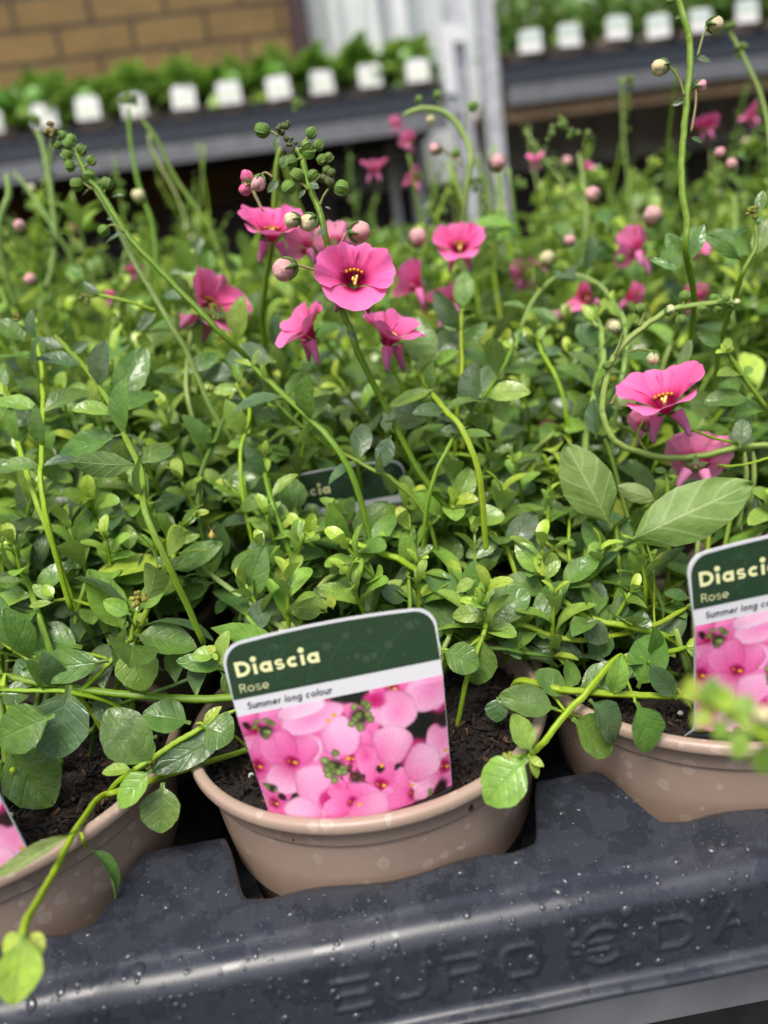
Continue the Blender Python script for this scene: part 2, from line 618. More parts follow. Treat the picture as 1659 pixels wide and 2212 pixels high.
def add_leaf(b, B, T, nrml, width, col, ns=5, nt=3, fold=.18, arch=.10, droop=.0, wav=0., narrow=False, tipcol=None):
    B, T = np.asarray(B, float), np.asarray(T, float)
    L = np.linalg.norm(T - B)
    if L < 1e-6: return
    a = (T - B) / L
    n_ = np.asarray(nrml, float)
    n_ = nrm(n_ - a * (n_ @ a))
    bb = np.cross(a, n_)
    s = np.linspace(0, 1, ns)
    if ns > 6: s = .5 - .5 * np.cos(np.pi * np.linspace(0.03, 1, ns)); s[0] = 0
    t = np.linspace(-1, 1, nt)
    W = (leaf_width_spoon if narrow == 'spoon' else leaf_width_narrow if narrow else leaf_width)(s) * width
    if ns > 12: W = W * (1 + .028 * np.sin(s * 46 + rng.random() * 6) * (s > .25))
    S, Tt = np.meshgrid(s, t, indexing='ij')
    Wd = W[:, None] * np.ones_like(Tt)
    ph = rng.random() * 6
    z = fold * np.abs(Tt) ** 1.3 * Wd + arch * L * 4 * S * (1 - S) - droop * L * S ** 2
    if wav:
        z = z + wav * L * np.sin(S * 17 - np.abs(Tt) * 4.5 + ph) * (.35 + np.abs(Tt)) * np.minimum(1, S * 3) * .5 + wav * .8 * L * np.sin(Tt * 2.2 + S * 5 + ph)
    P = B + a * (S * L)[..., None] + bb * (Tt * Wd)[..., None] + n_ * z[..., None]
    c = np.tile(np.asarray(col, float), (ns, nt, 1))
    pet = np.clip(1 - S / .22, 0, 1)[..., None]
    c = c * (1 - pet) + np.array([.17, .30, .04]) * pet
    if tipcol is not None:
        tp = np.clip((S - .7) / .3, 0, 1)[..., None]
        c = c * (1 - tp) + np.asarray(tipcol) * tp
    A = np.stack([S, (Tt + 1) / 2, np.full_like(S, rng.random()), np.ones_like(S)], -1)
    b.grid(P, c, A)


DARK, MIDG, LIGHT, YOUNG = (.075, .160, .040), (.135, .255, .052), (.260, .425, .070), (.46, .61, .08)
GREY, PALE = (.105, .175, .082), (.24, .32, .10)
STEM, STEMY, STEMP, STEMD = (.155, .275, .020), (.27, .41, .022), (.27, .39, .095), (.085, .17, .022)
BUDG = (.105, .215, .035)


def jit(c, k=.16):
    f = 1 + rng.uniform(-k, k)
    return tuple(max(0, x * f * (1 + rng.uniform(-.08, .08))) for x in c)


def spline(pts, n=10):
    """Catmull-Rom through pts."""
    P = np.asarray(pts, float)
    if len(P) < 3:
        return P[0] + (P[-1] - P[0]) * np.linspace(0, 1, n)[:, None]
    Q = np.vstack([2 * P[0] - P[1], P, 2 * P[-1] - P[-2]])
    out = []
    for i in range(1, len(Q) - 2):
        for u in np.linspace(0, 1, n, endpoint=False):
            out.append(.5 * (2 * Q[i] + (Q[i + 1] - Q[i - 1]) * u + (2 * Q[i - 1] - 5 * Q[i] + 4 * Q[i + 1] - Q[i + 2]) * u * u + (3 * Q[i] - Q[i - 1] - 3 * Q[i + 1] + Q[i + 2]) * u ** 3))
    out.append(P[-1])
    return np.array(out)


PINK, PINK2, PALEPINK, DEEP = (.92, .105, .36), (.95, .23, .54), (.84, .40, .52), (.40, .010, .09)


def add_flower(bp, bs, c, face, up, R, tone=0., open_=1., fine=True, hue=None, cup=.12):
    """Five-lobed diascia flower with two spurs; face is where it looks, up its upper side."""
    c = np.asarray(c, float)
    f = nrm(face)
    u = nrm(np.asarray(up, float) - f * (np.asarray(up, float) @ f))
    r_ = np.cross(u, f)
    fz = .42 * R
    body = np.array(hue or PINK)
    edge = np.array(PINK2)
    body = body * (1 - tone) + np.array(PALEPINK) * tone
    edge = edge * (1 - tone) + np.array((.86, .50, .58)) * tone
    ns, nt = (15, 23) if fine else (6, 6)
    for th, L, hw, curl in ((-90, .92, 74, .06), (166, 1.0, 43, .12), (14, 1.0, 43, .12), (119, .90, 34, -.04), (61, .90, 34, -.04)):
        s = np.linspace(0, 1, ns)
        t = np.linspace(-1, 1, nt)
        S, T = np.meshgrid(s, t, indexing='ij')
        ph = rng.random() * 6
        spread = np.radians(hw) * (.72 + .36 * S)
        rad = (.08 + .92 * S) * L * (1 - (.13 if th == -90 else .30) * np.abs(T) ** 3.2 * S - .022 * S * np.sin(T * 9 + ph) - .015 * S * np.sin(T * 23 + ph) - .04 * S * np.exp(-(T / .12) ** 2))
        a = np.radians(th) + T * spread
        z = np.where(S < .25, -.58 + S * 1.28, -.26 * (1 - (S - .25) / .75) ** 1.5) + (.015 if th == -90 else 0) + curl * S ** 2 + .045 * np.sin(T * 5 + ph) * S ** 2 * 1.2 - .08 * np.abs(T) ** 2 * S + rng.uniform(-.012, .012)
        z = z + (1 - open_) * .9 * S ** 1.2 + (cup if th != -90 else cup * .25) * (1.25 if th in (121, 59) else .7) * S ** 1.3
        z = z + .035 * np.sin(T * 8 + ph * 2) * S ** 3
        rad = rad * (1 - (1 - open_) * .55 * S)
        X, Y = rad * np.cos(a) * R, rad * np.sin(a) * R
        P = c + X[..., None] * r_ + Y[..., None] * u + (z * R if False else z[..., None] * R * f if False else (z * R)[..., None] * f)
        k = np.clip((S - .22) / .16, 0, 1)[..., None]
        e = np.clip((S - .40) / .6, 0, 1)[..., None]
        bd, ed = body, edge
        if th == -90:
            bd, ed = body * .6 + edge * .4, edge * .6 + np.array((.92, .30, .62)) * .4
        elif th in (121, 59): bd, ed = body * (.93, .8, .85), body * .7 + edge * .3
        mid_ = np.array((.60, .022, .14))
        k2 = np.clip((S - .22) / (.26 if th != -90 else .16), 0, 1)[..., None]
        C = np.array((.34, .008, .07)) * (1 - k) + (mid_ * (1 - k2) + bd * k2) * k
        C = C * (1 - e * .75) + ed * e * .75
        C = C * (1 + .07 * np.sin(T * 26 + ph) * (1 - .5 * S))[..., None]
        bp.grid(P, C)
    for sx in (-1, 1):                                   # spurs behind
        p0 = c + r_ * (.22 * sx * R) - u * (.16 * R) - f * (.50 * R)
        p1 = c + r_ * (.36 * sx * R) - u * (.34 * R) - f * (.80 * R)
        p2 = c + r_ * (.42 * sx * R) - u * (.52 * R) - f * (1.02 * R)
        pts = spline([p0, p1, p2], 5)
        cc = np.linspace(0, 1, len(pts))[:, None] * (np.array((.42, .16, .30)) - edge * .95) + edge * .95
        bp.tube(pts, np.linspace(.17, .045, len(pts)) * R, cc, 8)
    # sepals behind
    for k in range(5):
        a = k * 1.2566 + .3
        d = r_ * math.cos(a) + u * math.sin(a)
        q = c - f * (.62 * R)
        add_leaf(bs[1], q, q + d * (.36 * R) + f * (.16 * R), f, .2 * R, (.06, .13, .03), 4, 3)
    # stamens
    st = bs[0]
    for k, (x, y) in enumerate(((-.03, -.0), (.04, -.04), (.02, -.12), (.06, .05))):
        p = c + r_ * (x * R) + u * (y * R) - f * (.16 * R)
        st.tube(spline([c - f * (.40 * R) - u * (.05 * R), p], 3), .022 * R, (.75, .5, .25), 5)
        st.ball(p, .042 * R, (.85, .60, .14), 6, 4, u, 1.4)
    for k in range(5):
        x = -.19 + .095 * k
        st.ball(c + r_ * (x * R) + u * ((.25 - 1.6 * x * x) * R) - f * (.19 * R), .048 * R, (.60, .26, .01), 6, 4)


def add_bud(b, c, r, axis, kind='g'):
    c = np.asarray(c, float)
    a = nrm(axis)
    if kind == 'g':                      # green bud with ribbed sepals
        r *= rng.uniform(.84, 1.06)
        b.ball(c, r, jit((.12, .235, .03), .2), 15, 9, a, rng.uniform(.95, 1.2), (.16, .27, .05), 5)
        for k in range(5):
            an = k * 1.2566
            u = nrm(np.cross(a, (.3, .9, .1) if abs(a[1]) < .9 else (1, 0, 0)))
            v = np.cross(a, u)
            pts = [c + r * 1.06 * (math.sin(th) * (math.cos(an) * u + math.sin(an) * v) + 1.08 * math.cos(th) * a) for th in np.linspace(.25, 2.5, 6)]
            b.tube(pts, [.02 * r, .06 * r, .09 * r, .10 * r, .08 * r, .03 * r], (.27, .37, .12), 4)
    elif kind == 'd':                    # dark unopened tip bud
        b.ball(c, r, jit((.075, .085, .035), .2), 10, 7, a, 1.1, (.13, .17, .05), 5)
        for k in range(3):
            d = nrm(a + npr.normal(0, .35, 3))
            b.ball(c + d * r * .75, r * .3, (.16, .12, .05), 5, 4)
    else:                                # cream or pink bud with green sepals at its base
        r *= .90
        pet = {'c': (.66, .60, .34), 'p': (.70, .37, .37), 'k': (.74, .14, .29)}[kind]
        b.ball(c, r, jit(pet, .08), 14, 9, a, 1.05, tuple(x * .72 for x in pet), 4)
        u = nrm(np.cross(a, (.3, .9, .1) if abs(a[1]) < .9 else (1, 0, 0)))
        v = np.cross(a, u)
        q0 = rng.random() * 6
        for k in range(4):
            d = math.cos(q0 + k * 1.57) * u + math.sin(q0 + k * 1.57) * v
            b.ball(c + d * r * .34 + a * r * (.12 + .1 * (k % 2)), r * rng.uniform(.62, .78), tuple(x * rng.uniform(.92, 1.12) for x in pet), 10, 7, nrm(a + d * rng.uniform(-.2, .5)), 1.15)
        for k in range(5):
            an = k * 1.2566 + .4
            d = math.cos(an) * u + math.sin(an) * v
            p = [c + r * 1.1 * (math.sin(th) * d - math.cos(th) * a) for th in np.linspace(.1, 1.45, 5)]
            b.tube(p, [.30 * r, .30 * r, .22 * r, .13 * r, .04 * r], jit((.10, .19, .04)), 5)


# ------------------------------------------------------------------ labels stuck in the pots
def stroke_mesh(b, polys, w, place, col, z=0.):
    """Flat strokes of width w drawn in the label plane with round ends."""
    for k_, pl_ in enumerate(polys):
        z = z + .00003
        P = np.asarray(pl_, float)
        n = len(P)
        closed = np.allclose(P[0], P[-1]) and n > 3
        T = np.gradient(P, axis=0)
        if closed:
            T[0] = T[-1] = P[1] - P[-2]
        T /= np.linalg.norm(T, axis=1)[:, None] + 1e-9
        N = np.stack([-T[:, 1], T[:, 0]], 1)
        L_, R_ = P + N * w / 2, P - N * w / 2
        G = np.zeros((n, 2, 3))
        for i in range(n):
            G[i, 0] = place(L_[i, 0], L_[i, 1], z)
            G[i, 1] = place(R_[i, 0], R_[i, 1], z)
        b.grid(G, col)


def arc(cx, cy, rx, ry, a0, a1, n=22):
    a = np.radians(np.linspace(a0, a1, n))
    return [(cx + rx * math.cos(q), cy + ry * math.sin(q)) for q in a]


def glyph(ch, w):
    """Geometric letters, cap height 1; returns strokes and advance. w is the stroke width."""
    h = w / 2
    X = .70                        # x-height
    r = X / 2 - h
    if ch == 'D':
        return [[(h, 0), (h, 1)], [(h, 1 - h), (.34, 1 - h)] + arc(.34, .5, .5 - h, .5 - h, 88, -88) + [(.34, h), (h, h)]], .84
    if ch == 'i':
        return [[(h, 0), (h, X)], arc(h, 1.0, w * .30, w * .30, 0, 360, 14)], w
    if ch == 'a':
        return [arc(X / 2, X / 2, r, r, 0, 360), [(X - h, 0), (X - h, X)]], X
    if ch == 'o':
        return [arc(X / 2, X / 2, r, r, 0, 360)], X
    if ch == 'c':
        return [arc(X / 2, X / 2, r, r, 48, 312)], X * .92
    if ch == 'e':
        return [[(h, X / 2 - .02), (X - h, X / 2 - .02)] + arc(X / 2, X / 2, r, r, -2, 312)], X
    if ch == 's':
        q = (X - w * .74) / 4
        g_ = w * .37
        return [arc(.29, X - g_ - q, .27 - g_, q, 25, 270, 16) + arc(.29, g_ + q, .28 - g_, q, 90, -155, 16)[1:]], .57
    if ch == 'S':
        q = (1 - w) / 4
        return [arc(.28, 1 - h - q, .24, q, 30, 270, 16) + arc(.28, h + q, .26, q, 90, -150, 16)[1:]], .56
    if ch == 'u': return [[(h, X), (h, .27)] + arc(.28, .27, .28 - h, .27 - h, 180, 360, 12) + [(.56 - h, X)], [(.56 - h, X), (.56 - h, 0)]], .56
    if ch in 'nm':
        o = [[(h, 0), (h, X)], [(h, .40)] + arc(.27, .42, .27 - h, .28 - h, 180, 0, 12) + [(.54 - h, 0)]]
        if ch == 'm': o.append([(.54 - h, .40)] + arc(.54 - h + .23, .42, .23, .28 - h, 180, 0, 12) + [(1. - h, 0)])
        return o, 1. if ch == 'm' else .54
    if ch == 'r': return [[(h, 0), (h, X)], [(h, .38)] + arc(.30, .42, .30 - h, .28 - h, 180, 70, 9)], .34
    if ch == 'l': return [[(h, 0), (h, 1.02)]], w
    if ch == 'g': return [arc(X / 2, X / 2, r, r, 0, 360), [(X - h, X), (X - h, -.02)] + arc(X / 2, -.02, r, .26, 0, -150, 12)], X
    if ch == 'R':
        return [[(h, 0), (h, 1)], [(h, 1 - h), (.36, 1 - h)] + arc(.36, .74, .26 - h, .26 - h, 88, -88) + [(.36, .48 + h), (h, .48 + h)], [(.36, .5), (.62, 0)]], .66
    return [], .3


def word(b, text, size, weight, x, y, place, col, z, gap=.12, shear=0., wide=1.):
    for ch in text:
        st, adv = glyph(ch, weight)
        stroke_mesh(b, [[(x + (px * wide + shear * py) * size, y + py * size) for px, py in s] for s in st], weight * size * (.74 if ch == 's' else 1), place, col, z)
        x += (adv * wide + gap) * size
    return x


def paint_picture(nu, nv):
    """The flower photograph printed on the label, as colours on a grid."""
    r = np.random.RandomState(5)
    V, U = np.meshgrid(np.linspace(0, 1, nv), np.linspace(0, 1, nu), indexing='ij')
    asp = 30. / 47.
    Y = V * asp
    im = np.tile(np.array([.010, .014, .008]), (nv, nu, 1))

    def blob(u, v, rx, ry, rot, c0, c1, soft=.10, vein=0., pu=None, pv=None):
        x, y = U - u, Y - v * asp
        c, s = math.cos(rot), math.sin(rot)
        a, b2 = (x * c + y * s) / rx, (-x * s + y * c) / ry
        an = np.arctan2(b2, a)
        ph = r.rand() * 6
        d = np.sqrt(a * a + b2 * b2) * (1 + .05 * np.sin(3 * an + ph) + .03 * np.sin(5 * an + ph * 2))
        k = np.clip((1 - d) / soft, 0, 1)[..., None]
        if pu is None: g_ = np.clip(d, 0, 1)
        else:
            g_ = np.sqrt((U - pu) ** 2 + (Y - pv * asp) ** 2) / (1.75 * max(rx, ry))
            g_ = np.clip(g_, 0, 1)
        g_ = g_[..., None]
        col = np.array(c0) * (1 - g_) + np.array(c1) * g_
        if vein: col = col * (1 + vein * .35 * np.sin(an * 16 + ph))[..., None]
        side = np.clip((a * math.cos(ph) + b2 * math.sin(ph)) * .9, 0, 1) ** 1.5
        shade = np.stack([1 - .22 * side, 1 - .62 * side, 1 - .42 * side], -1) * (1 - .30 * np.clip((d - .8) / .2, 0, 1))[..., None]
        im[:] = im * (1 - k) + col * shade * k

    dk, md, lt, wh = (.42, .006, .10), (.70, .06, .28), (.85, .24, .50), (.90, .45, .66)

    def flower(u, v, R, rot, face=True, light=1.):
        for th, L, rw in ((100, .95, .75), (10, .8, .55), (190, .8, .55), (-55, .7, .45), (-125, .7, .45)):
            a = math.radians(th) + rot
            uu, vv = u + math.cos(a) * R * L, v + math.sin(a) * R * L / asp
            blob(uu, vv, R * .78 * (.9 + .2 * r.rand()), R * rw * (.9 + .2 * r.rand()), a, md, tuple(q * light for q in (wh if th == 100 else lt)), .12, .05, u, v)
        if face:
            blob(u, v, R * .42, R * .34, rot, (.25, .004, .05), dk, .5)
            blob(u + R * .12, v + R * .1, R * .12, R * .09, .4, (.85, .45, .03), (.75, .3, .02), .4)
            blob(u - R * .15, v - R * .08, R * .09, R * .07, .4, (.55, .16, .03), (.5, .12, .02), .4)

    def buds(u, v, R, n=9, c=(.16, .22, .06)):
        blob(u, v + .02, R * .9, R * .8, 0, (.03, .04, .015), (.05, .03, .02), .5)
        for _ in range(n):
            a, q = r.rand() * 6.28, r.rand() ** .5 * R
            k = .6 + .8 * r.rand()
            blob(u + q * math.cos(a), v + q * math.sin(a) / asp, R * .33, R * .3, 0, tuple(x * 1.7 * k for x in c), tuple(x * .35 for x in c), .35)

    for _ in range(26):
        blob(r.rand(), r.rand(), .10, .08, r.rand() * 3, dk, md, .5)
    blob(.88, .36, .13, .085, .2, (.008, .008, .006), (.012, .016, .01), .3)
    blob(.36, .27, .07, .05, .6, (.02, .004, .004), (.10, .008, .02), .4)
    for _ in range(16):
        flower(r.rand(), r.rand(), .055 + .03 * r.rand(), r.rand() * 6)
    for a in ((.07, .12, .11, .3), (.02, .42, .12, 2.), (.25, .16, .12, -.4), (.05, .75, .10, 1.5), (.62, .72, .12, 1.), (.58, .95, .11, 0.), (.28, .98, .1, 2.6), (.78, .86, .11, -1.), (.97, .75, .12, 1.2), (.92, 1.0, .09, 2.), (.75, .02, .11, .5)):
        flower(*a)
    blob(.34, .12, .17, .07, -.15, lt, wh, .12, .04)
    blob(.30, .03, .13, .05, -.1, wh, (.85, .62, .74), .15)
    blob(.56, .16, .08, .05, .8, md, lt, .2)
    flower(.20, .42, .115, .5)
    blob(.93, .10, .13, .10, -.3, lt, wh, .1, .05)
    blob(.76, .20, .10, .11, .2, lt, wh, .1, .05)
    blob(.66, .08, .07, .05, .2, dk, md, .4)
    blob(.46, .30, .10, .10, .1, lt, wh, .08, .05, .46, .50)
    blob(.71, .44, .105, .10, .4, md, wh, .08, .06, .60, .52)
    blob(.97, .52, .10, .10, .0, lt, wh, .1, .05)
    blob(.57, .48, .06, .06, .3, md, lt, .2)
    blob(.85, .65, .105, .10, .1, md, wh, .08, .06, .75, .80)
    blob(.28, .62, .11, .10, -.6, lt, wh, .1, .05, .33, .75)
    blob(.19, .86, .10, .105, .2, lt, wh, .08, .05, .33, .74)
    blob(.34, .76, .06, .07, .4, dk, md, .3)
    flower(.46, .80, .10, -.3)
    blob(.54, .91, .115, .105, -.2, md, wh, .08, .06, .46, .78)
    blob(.40, .66, .05, .04, .3, md, lt, .2)
    blob(.35, 1.0, .07, .06, .3, md, lt, .2)
    for a in ((.40, .50, .075, 12), (.57, .16, .07, 11), (.11, .13, .055, 9), (.06, .60, .04, 6), (.24, 1.0, .07, 9), (.86, .97, .05, 7)):
        buds(*a)
    for a in ((.93, .93, .07, .05), (.80, 1.0, .06, .04), (.33, 1.0, .05, .03), (.02, .98, .05, .06), (.99, .36, .05, .06), (.03, .08, .03, .02), (.63, .60, .03, .025), (.10, .70, .025, .03)):
        blob(a[0], a[1], a[2], a[3], r.rand() * 3, (.010, .012, .008), (.05, .012, .02), .4)
    buds(.50, .60, .05, 8, (.10, .03, .03))
    for a in ((.42, .16), (.45, .13), (.48, .47), (.64, .58), (.78, .80), (.49, .83), (.985, .62)):
        blob(a[0], a[1], .014, .012, .4, (.85, .45, .03), (.7, .3, .02), .4)
    im[:] = np.clip(im * (1 + .07 * r.normal(0, 1, (nv, nu, 1))), 0, 1)
    return im


PIC = paint_picture(230, 150)
TAG_W, TAG_H = .0252, .047
label_data = None


def make_label(origin, rot_z, lean, tilt, label):
    """A push-in plant label; its own mesh pieces are built once and shared."""
    global label_data
    root = empty('plant_label', tuple(origin))
    tag(root, label, 'plant label', 'printed plant labels in the front pots')
    if label_data is None:
        label_data = []
        fake = {'_loc': (0, 0, 0)}

        def halfw(h):
            return .0227 + (.0252 - .0227) * min(1, max(0, (h + .0) / .047))

        def place(x, y, z):                    # x across, y up from the rim, z off the card
            return (x * halfw(y) / .0252, -z + .0066 * (x / .0252) ** 2 * min(1., max(0., 1 - (y - .0) / .0285)) + 1.1 * max(0., -.001 - y), y)
        rad = .0052
        top = TAG_H
        out = []
        for a in np.linspace(0, 90, 9):
            q = math.radians(a)
            out.append((.0252 - rad + rad * math.cos(q), top - rad + rad * math.sin(q)))
        for x in np.linspace(.0252 - rad, -.0252 + rad, 9)[1:-1]:
            out.append((x, top + .0008 * (1 - (x / .02) ** 2)))
        for a in np.linspace(90, 180, 9):
            q = math.radians(a)
            out.append((-.0252 + rad + rad * math.cos(q), top - rad + rad * math.sin(q)))
        out += [(-.0252, y) for y in (.03, .01, 0., -.012)] + [(-.006, -.04), (.0, -.05), (.006, -.04)] + [(.0252, y) for y in (-.012, 0., .01, .03)]
        card = MB()
        n = len(out)
        fr = [place(x, y, .0) for x, y in out]
        bk = [place(x, y, -.0006) for x, y in out]
        card_old = MB()
        ys_ = np.concatenate([[.047 - .0052 * (1 - math.sin(q)) for q in np.linspace(math.pi / 2, 0, 9)], np.linspace(.040, 0, 28), np.linspace(-.002, -.03, 8)])
        GP = np.zeros((len(ys_), 25, 3))
        for i_, y_ in enumerate(ys_):
            hw_ = .0252
            if y_ > .0418: hw_ = .0252 - .0052 + math.sqrt(max(0, .0052 ** 2 - (y_ - .0418) ** 2))
            if y_ < -.006: hw_ = .0252 - (-.006 - y_) * .9
            for j_, u_ in enumerate(np.linspace(-1, 1, 25)):
                GP[i_, j_] = place(u_ * hw_, y_ + (.0008 * (1 - (u_ * hw_ / .02) ** 2) if y_ > .0469 else 0), 0)
        card.grid(GP, (.655, .655, .67))
        GB = GP + np.array([0, .0006, 0])
        card.grid(GB[:, ::-1], (.78, .78, .79))
        for GA, GZ in ((GP[0], GB[0]), (GP[:, 0], GB[:, 0]), (GP[:, -1], GB[:, -1])):
            card.grid(np.stack([GA, GZ]), (.655, .655, .67))
        card_old.add(fr + bk, [tuple(range(n)), tuple(range(2 * n - 1, n - 1, -1))] + [(i, n + i, n + (i + 1) % n, (i + 1) % n) for i in range(n)], (.655, .655, .67))
        green = MB()
        ins = .00055
        pg = [(x * (1 - ins / .0252), y - ins) for x, y in out if y > .036]
        pg = pg + [(-.0252 + ins * .3, .0336), (.0252 - ins * .3, .0340)]
        green.add([place(x, y, .00010) for x, y in pg], [tuple(range(len(pg)))], (.018, .047, .020))
        r2 = random.Random(3)
        for k in range(9):                     # faint leaf-line pattern
            x0, y0 = r2.uniform(-.018, .02), r2.uniform(.0355, .044)
            an = r2.uniform(-.6, 2.2)
            pts = [(x0 + .007 * u * math.cos(an) + .0025 * math.sin(u * 3) * math.sin(an), min(.0452, max(.0348, y0 + .006 * u * math.sin(an) + .0015 * math.sin(u * 3)))) for u in np.linspace(-1, 1, 14)]
            stroke_mesh(green, [pts], .00022, place, (.036, .088, .036), .00014)
        for k in range(14):                    # dried drop marks
            x0, y0, rr = r2.uniform(-.022, .022), r2.uniform(.036, .0445), r2.uniform(.0004, .0012)
            green.add([place(x0 + rr * math.cos(q), y0 + rr * .9 * math.sin(q), .00018) for q in np.linspace(0, 6.28, 14)[:-1]], [tuple(range(13))], (.035, .07, .042))
        pic = MB()
        nv, nu = PIC.shape[:2]
        us = np.linspace(-.0251, .0251, nu)
        vs = np.linspace(.0298, -.003, nv)
        Pq = np.zeros((nv, nu, 3))
        for i in range(nv):
            Pq[i, :, 0] = us * halfw(vs[i]) / .0252
            Pq[i, :, 1] = [place(u, vs[i], .00012)[1] for u in us]
            Pq[i, :, 2] = vs[i] + us * .012
        pic.grid(Pq, PIC)
        title = MB()
        word(title, 'Diascia', .0036, .235, -.0229, .0388, place, (.78, .78, .40), .00022, .13, 0., 1.2)
        sub = MB()
        word(sub, 'Rose', .00205, .105, -.0229, .0350, place, (.70, .72, .38), .00022, .15, 0., 1.1)
        line = MB()
        word(line, 'Summer long colour', .00160, .15, -.0223, .0309, place, (.03, .03, .033), .00016, .16, .2)
        for nm, mb, mt in (('card', card, M['plain']), ('title_panel', green, M['print']), ('picture', pic, M['print']), ('title', title, M['print']), ('subtitle', sub, M['print']), ('strapline', line, M['print'])):
            ca = mb
            o = ca.build(nm, mt, None, False)
            label_data.append((nm, o.data))
            bpy.data.objects.remove(o)
    panel = None
    for nm, me in label_data:
        o = bpy.data.objects.new(nm, me)
        scene.collection.objects.link(o)
        o.parent = panel if nm in ('title', 'subtitle') else root
        if nm == 'title_panel': panel = o
    root.rotation_euler = (-lean, tilt, rot_z)
    return root


make_label((-.0045, -.0482, ZR + .0014), 0., math.radians(9), math.radians(-1.4), 'white edged plant label standing in the middle front pot, fully in view')
make_label((.1030, -.0490, ZR + .0066), math.radians(2), math.radians(4), math.radians(-1.0), 'plant label in the front right pot, partly behind a blurred shoot')
make_label((-.1085, -.0445, ZR - .010), math.radians(-2), math.radians(10), math.radians(-9), 'plant label in the front left pot, only its lower right corner in view')
make_label((.0022, .0640, ZR + .0125), 0., math.radians(3), math.radians(-.6), 'plant label half hidden by leaves in the second row of pots')
#LABELS_END

# ------------------------------------------------------------------ the near trolley and its tray
tr = empty('plant_trolley', (0, .25, 0))
tag(tr, 'near galvanised trolley that carries the black tray and the pink diascia', 'trolley')
b = MB()
b.box(-.62, .62, -.047, .66, ZR - .078, ZR - .0755)
b.box(-.62, .62, -.0505, -.048, ZR - .079, ZR - .060)
b.box(-.62, .62, -.0475, -.042, ZR - .0625, ZR - .060)
b.build('shelf', M['galv'], tr, False)
for x in (-.63, .63):
    for y in (-.03, .64):
        b = MB()
        b.box(x - .012, x + .012, y - .012, y + .012, .02, ZR + .3 if y > 0 else ZR - .06)
        b.build('post', M['galv'], tr, False)

PITCH_X = .1078
COLS = {0: -.1096 + .1096, }


def pot_x(i):
    return (-.1096 if i == -1 else .1054 if i == 1 else 0.) if abs(i) < 2 else i * .1078


def tray_edge(dx):
    """y of the plate's back edge at distance dx from the nearest pot axis (pots in the front row)."""
    a = abs(dx)
    arc_ = -math.sqrt(max(.0505 ** 2 - min(a, .044) ** 2, 0))
    wave = .0022 * math.exp(-((a - 0.004) / .016) ** 2) - .0010
    front = min(-.0455 - wave if a < 30e-3 else -.0455, arc_ - .0005)
    front = -.0487 - .0014 * math.cos(a * 150) if a < .030 else max(-.0487 - .0014 * math.cos(.030 * 150) + (a - .03) * .22, -.0492)
    t = min(1, max(0, (a - .0358) / .0090))
    t = t * t * (3 - 2 * t)
    return front * (1 - t) + -.0235 * t


def letters_sdf(X, Z):
    """Distance to the strokes of the embossed lettering on the tray's front face."""
    H, Wd = .0074, .0082

    def L_(ch):
        hw = Wd / 2
        h = H / 2
        if ch == 'E': return [[(hw, h), (-hw, h), (-hw, -h), (hw, -h)], [(-hw, 0), (hw * .8, 0)]]
        if ch == 'U': return [[(-hw, h), (-hw, -h * .5), (-hw * .6, -h), (hw * .6, -h), (hw, -h * .5), (hw, h)]]
        if ch == 'R': return [[(-hw, -h), (-hw, h), (hw * .7, h), (hw, h * .6), (hw, h * .3), (hw * .7, 0), (-hw, 0)], [(hw * .2, 0), (hw, -h)]]
        if ch == 'O': return [[(-hw, h * .6), (-hw * .7, h), (hw * .7, h), (hw, h * .6), (hw, -h * .6), (hw * .7, -h), (-hw * .7, -h), (-hw, -h * .6), (-hw, h * .6)]]
        if ch == 'S': return [[(x * 1.25 * hw, y * 1.25 * h) for x, y in arc(.1, 0, 1, 1, 52, 308, 16)], [(-hw * 1.5, h * .3), (hw * .5, h * .3)], [(-hw * 1.5, -h * .3), (hw * .4, -h * .3)]]
        if ch == 'D': return [[(-hw, h), (-hw, -h), (hw * .5, -h), (hw, -h * .5), (hw, h * .5), (hw * .5, h), (-hw, h)]]
        if ch == 'A': return [[(-hw, -h), (0, h), (hw, -h)], [(-hw * .5, -h * .25), (hw * .5, -h * .25)]]
        if ch == 'N': return [[(-hw, -h), (-hw, h), (hw, -h), (hw, h)]]
        return []
    D = np.full(X.shape, 1.)
    for k, ch in enumerate('EURO'):
        c = -.0132 + k * .0131
        for st in L_(ch):
            for (x0, z0), (x1, z1) in zip(st[:-1], st[1:]):
                D = np.minimum(D, seg(X - c, Z, x0, z0, x1, z1))
    for ch, c in (('S', .0451), ('D', .0624), ('A', .0766), ('N', .0908)):
        for st in L_(ch):
            for (x0, z0), (x1, z1) in zip(st[:-1], st[1:]):
                D = np.minimum(D, seg(X - c, Z, x0, z0, x1, z1))
    return D


def seg(X, Z, x0, z0, x1, z1):
    dx, dz = x1 - x0, z1 - z0
    t = np.clip(((X - x0) * dx + (Z - z0) * dz) / (dx * dx + dz * dz + 1e-12), 0, 1)
    return np.hypot(X - x0 - t * dx, Z - z0 - t * dz)


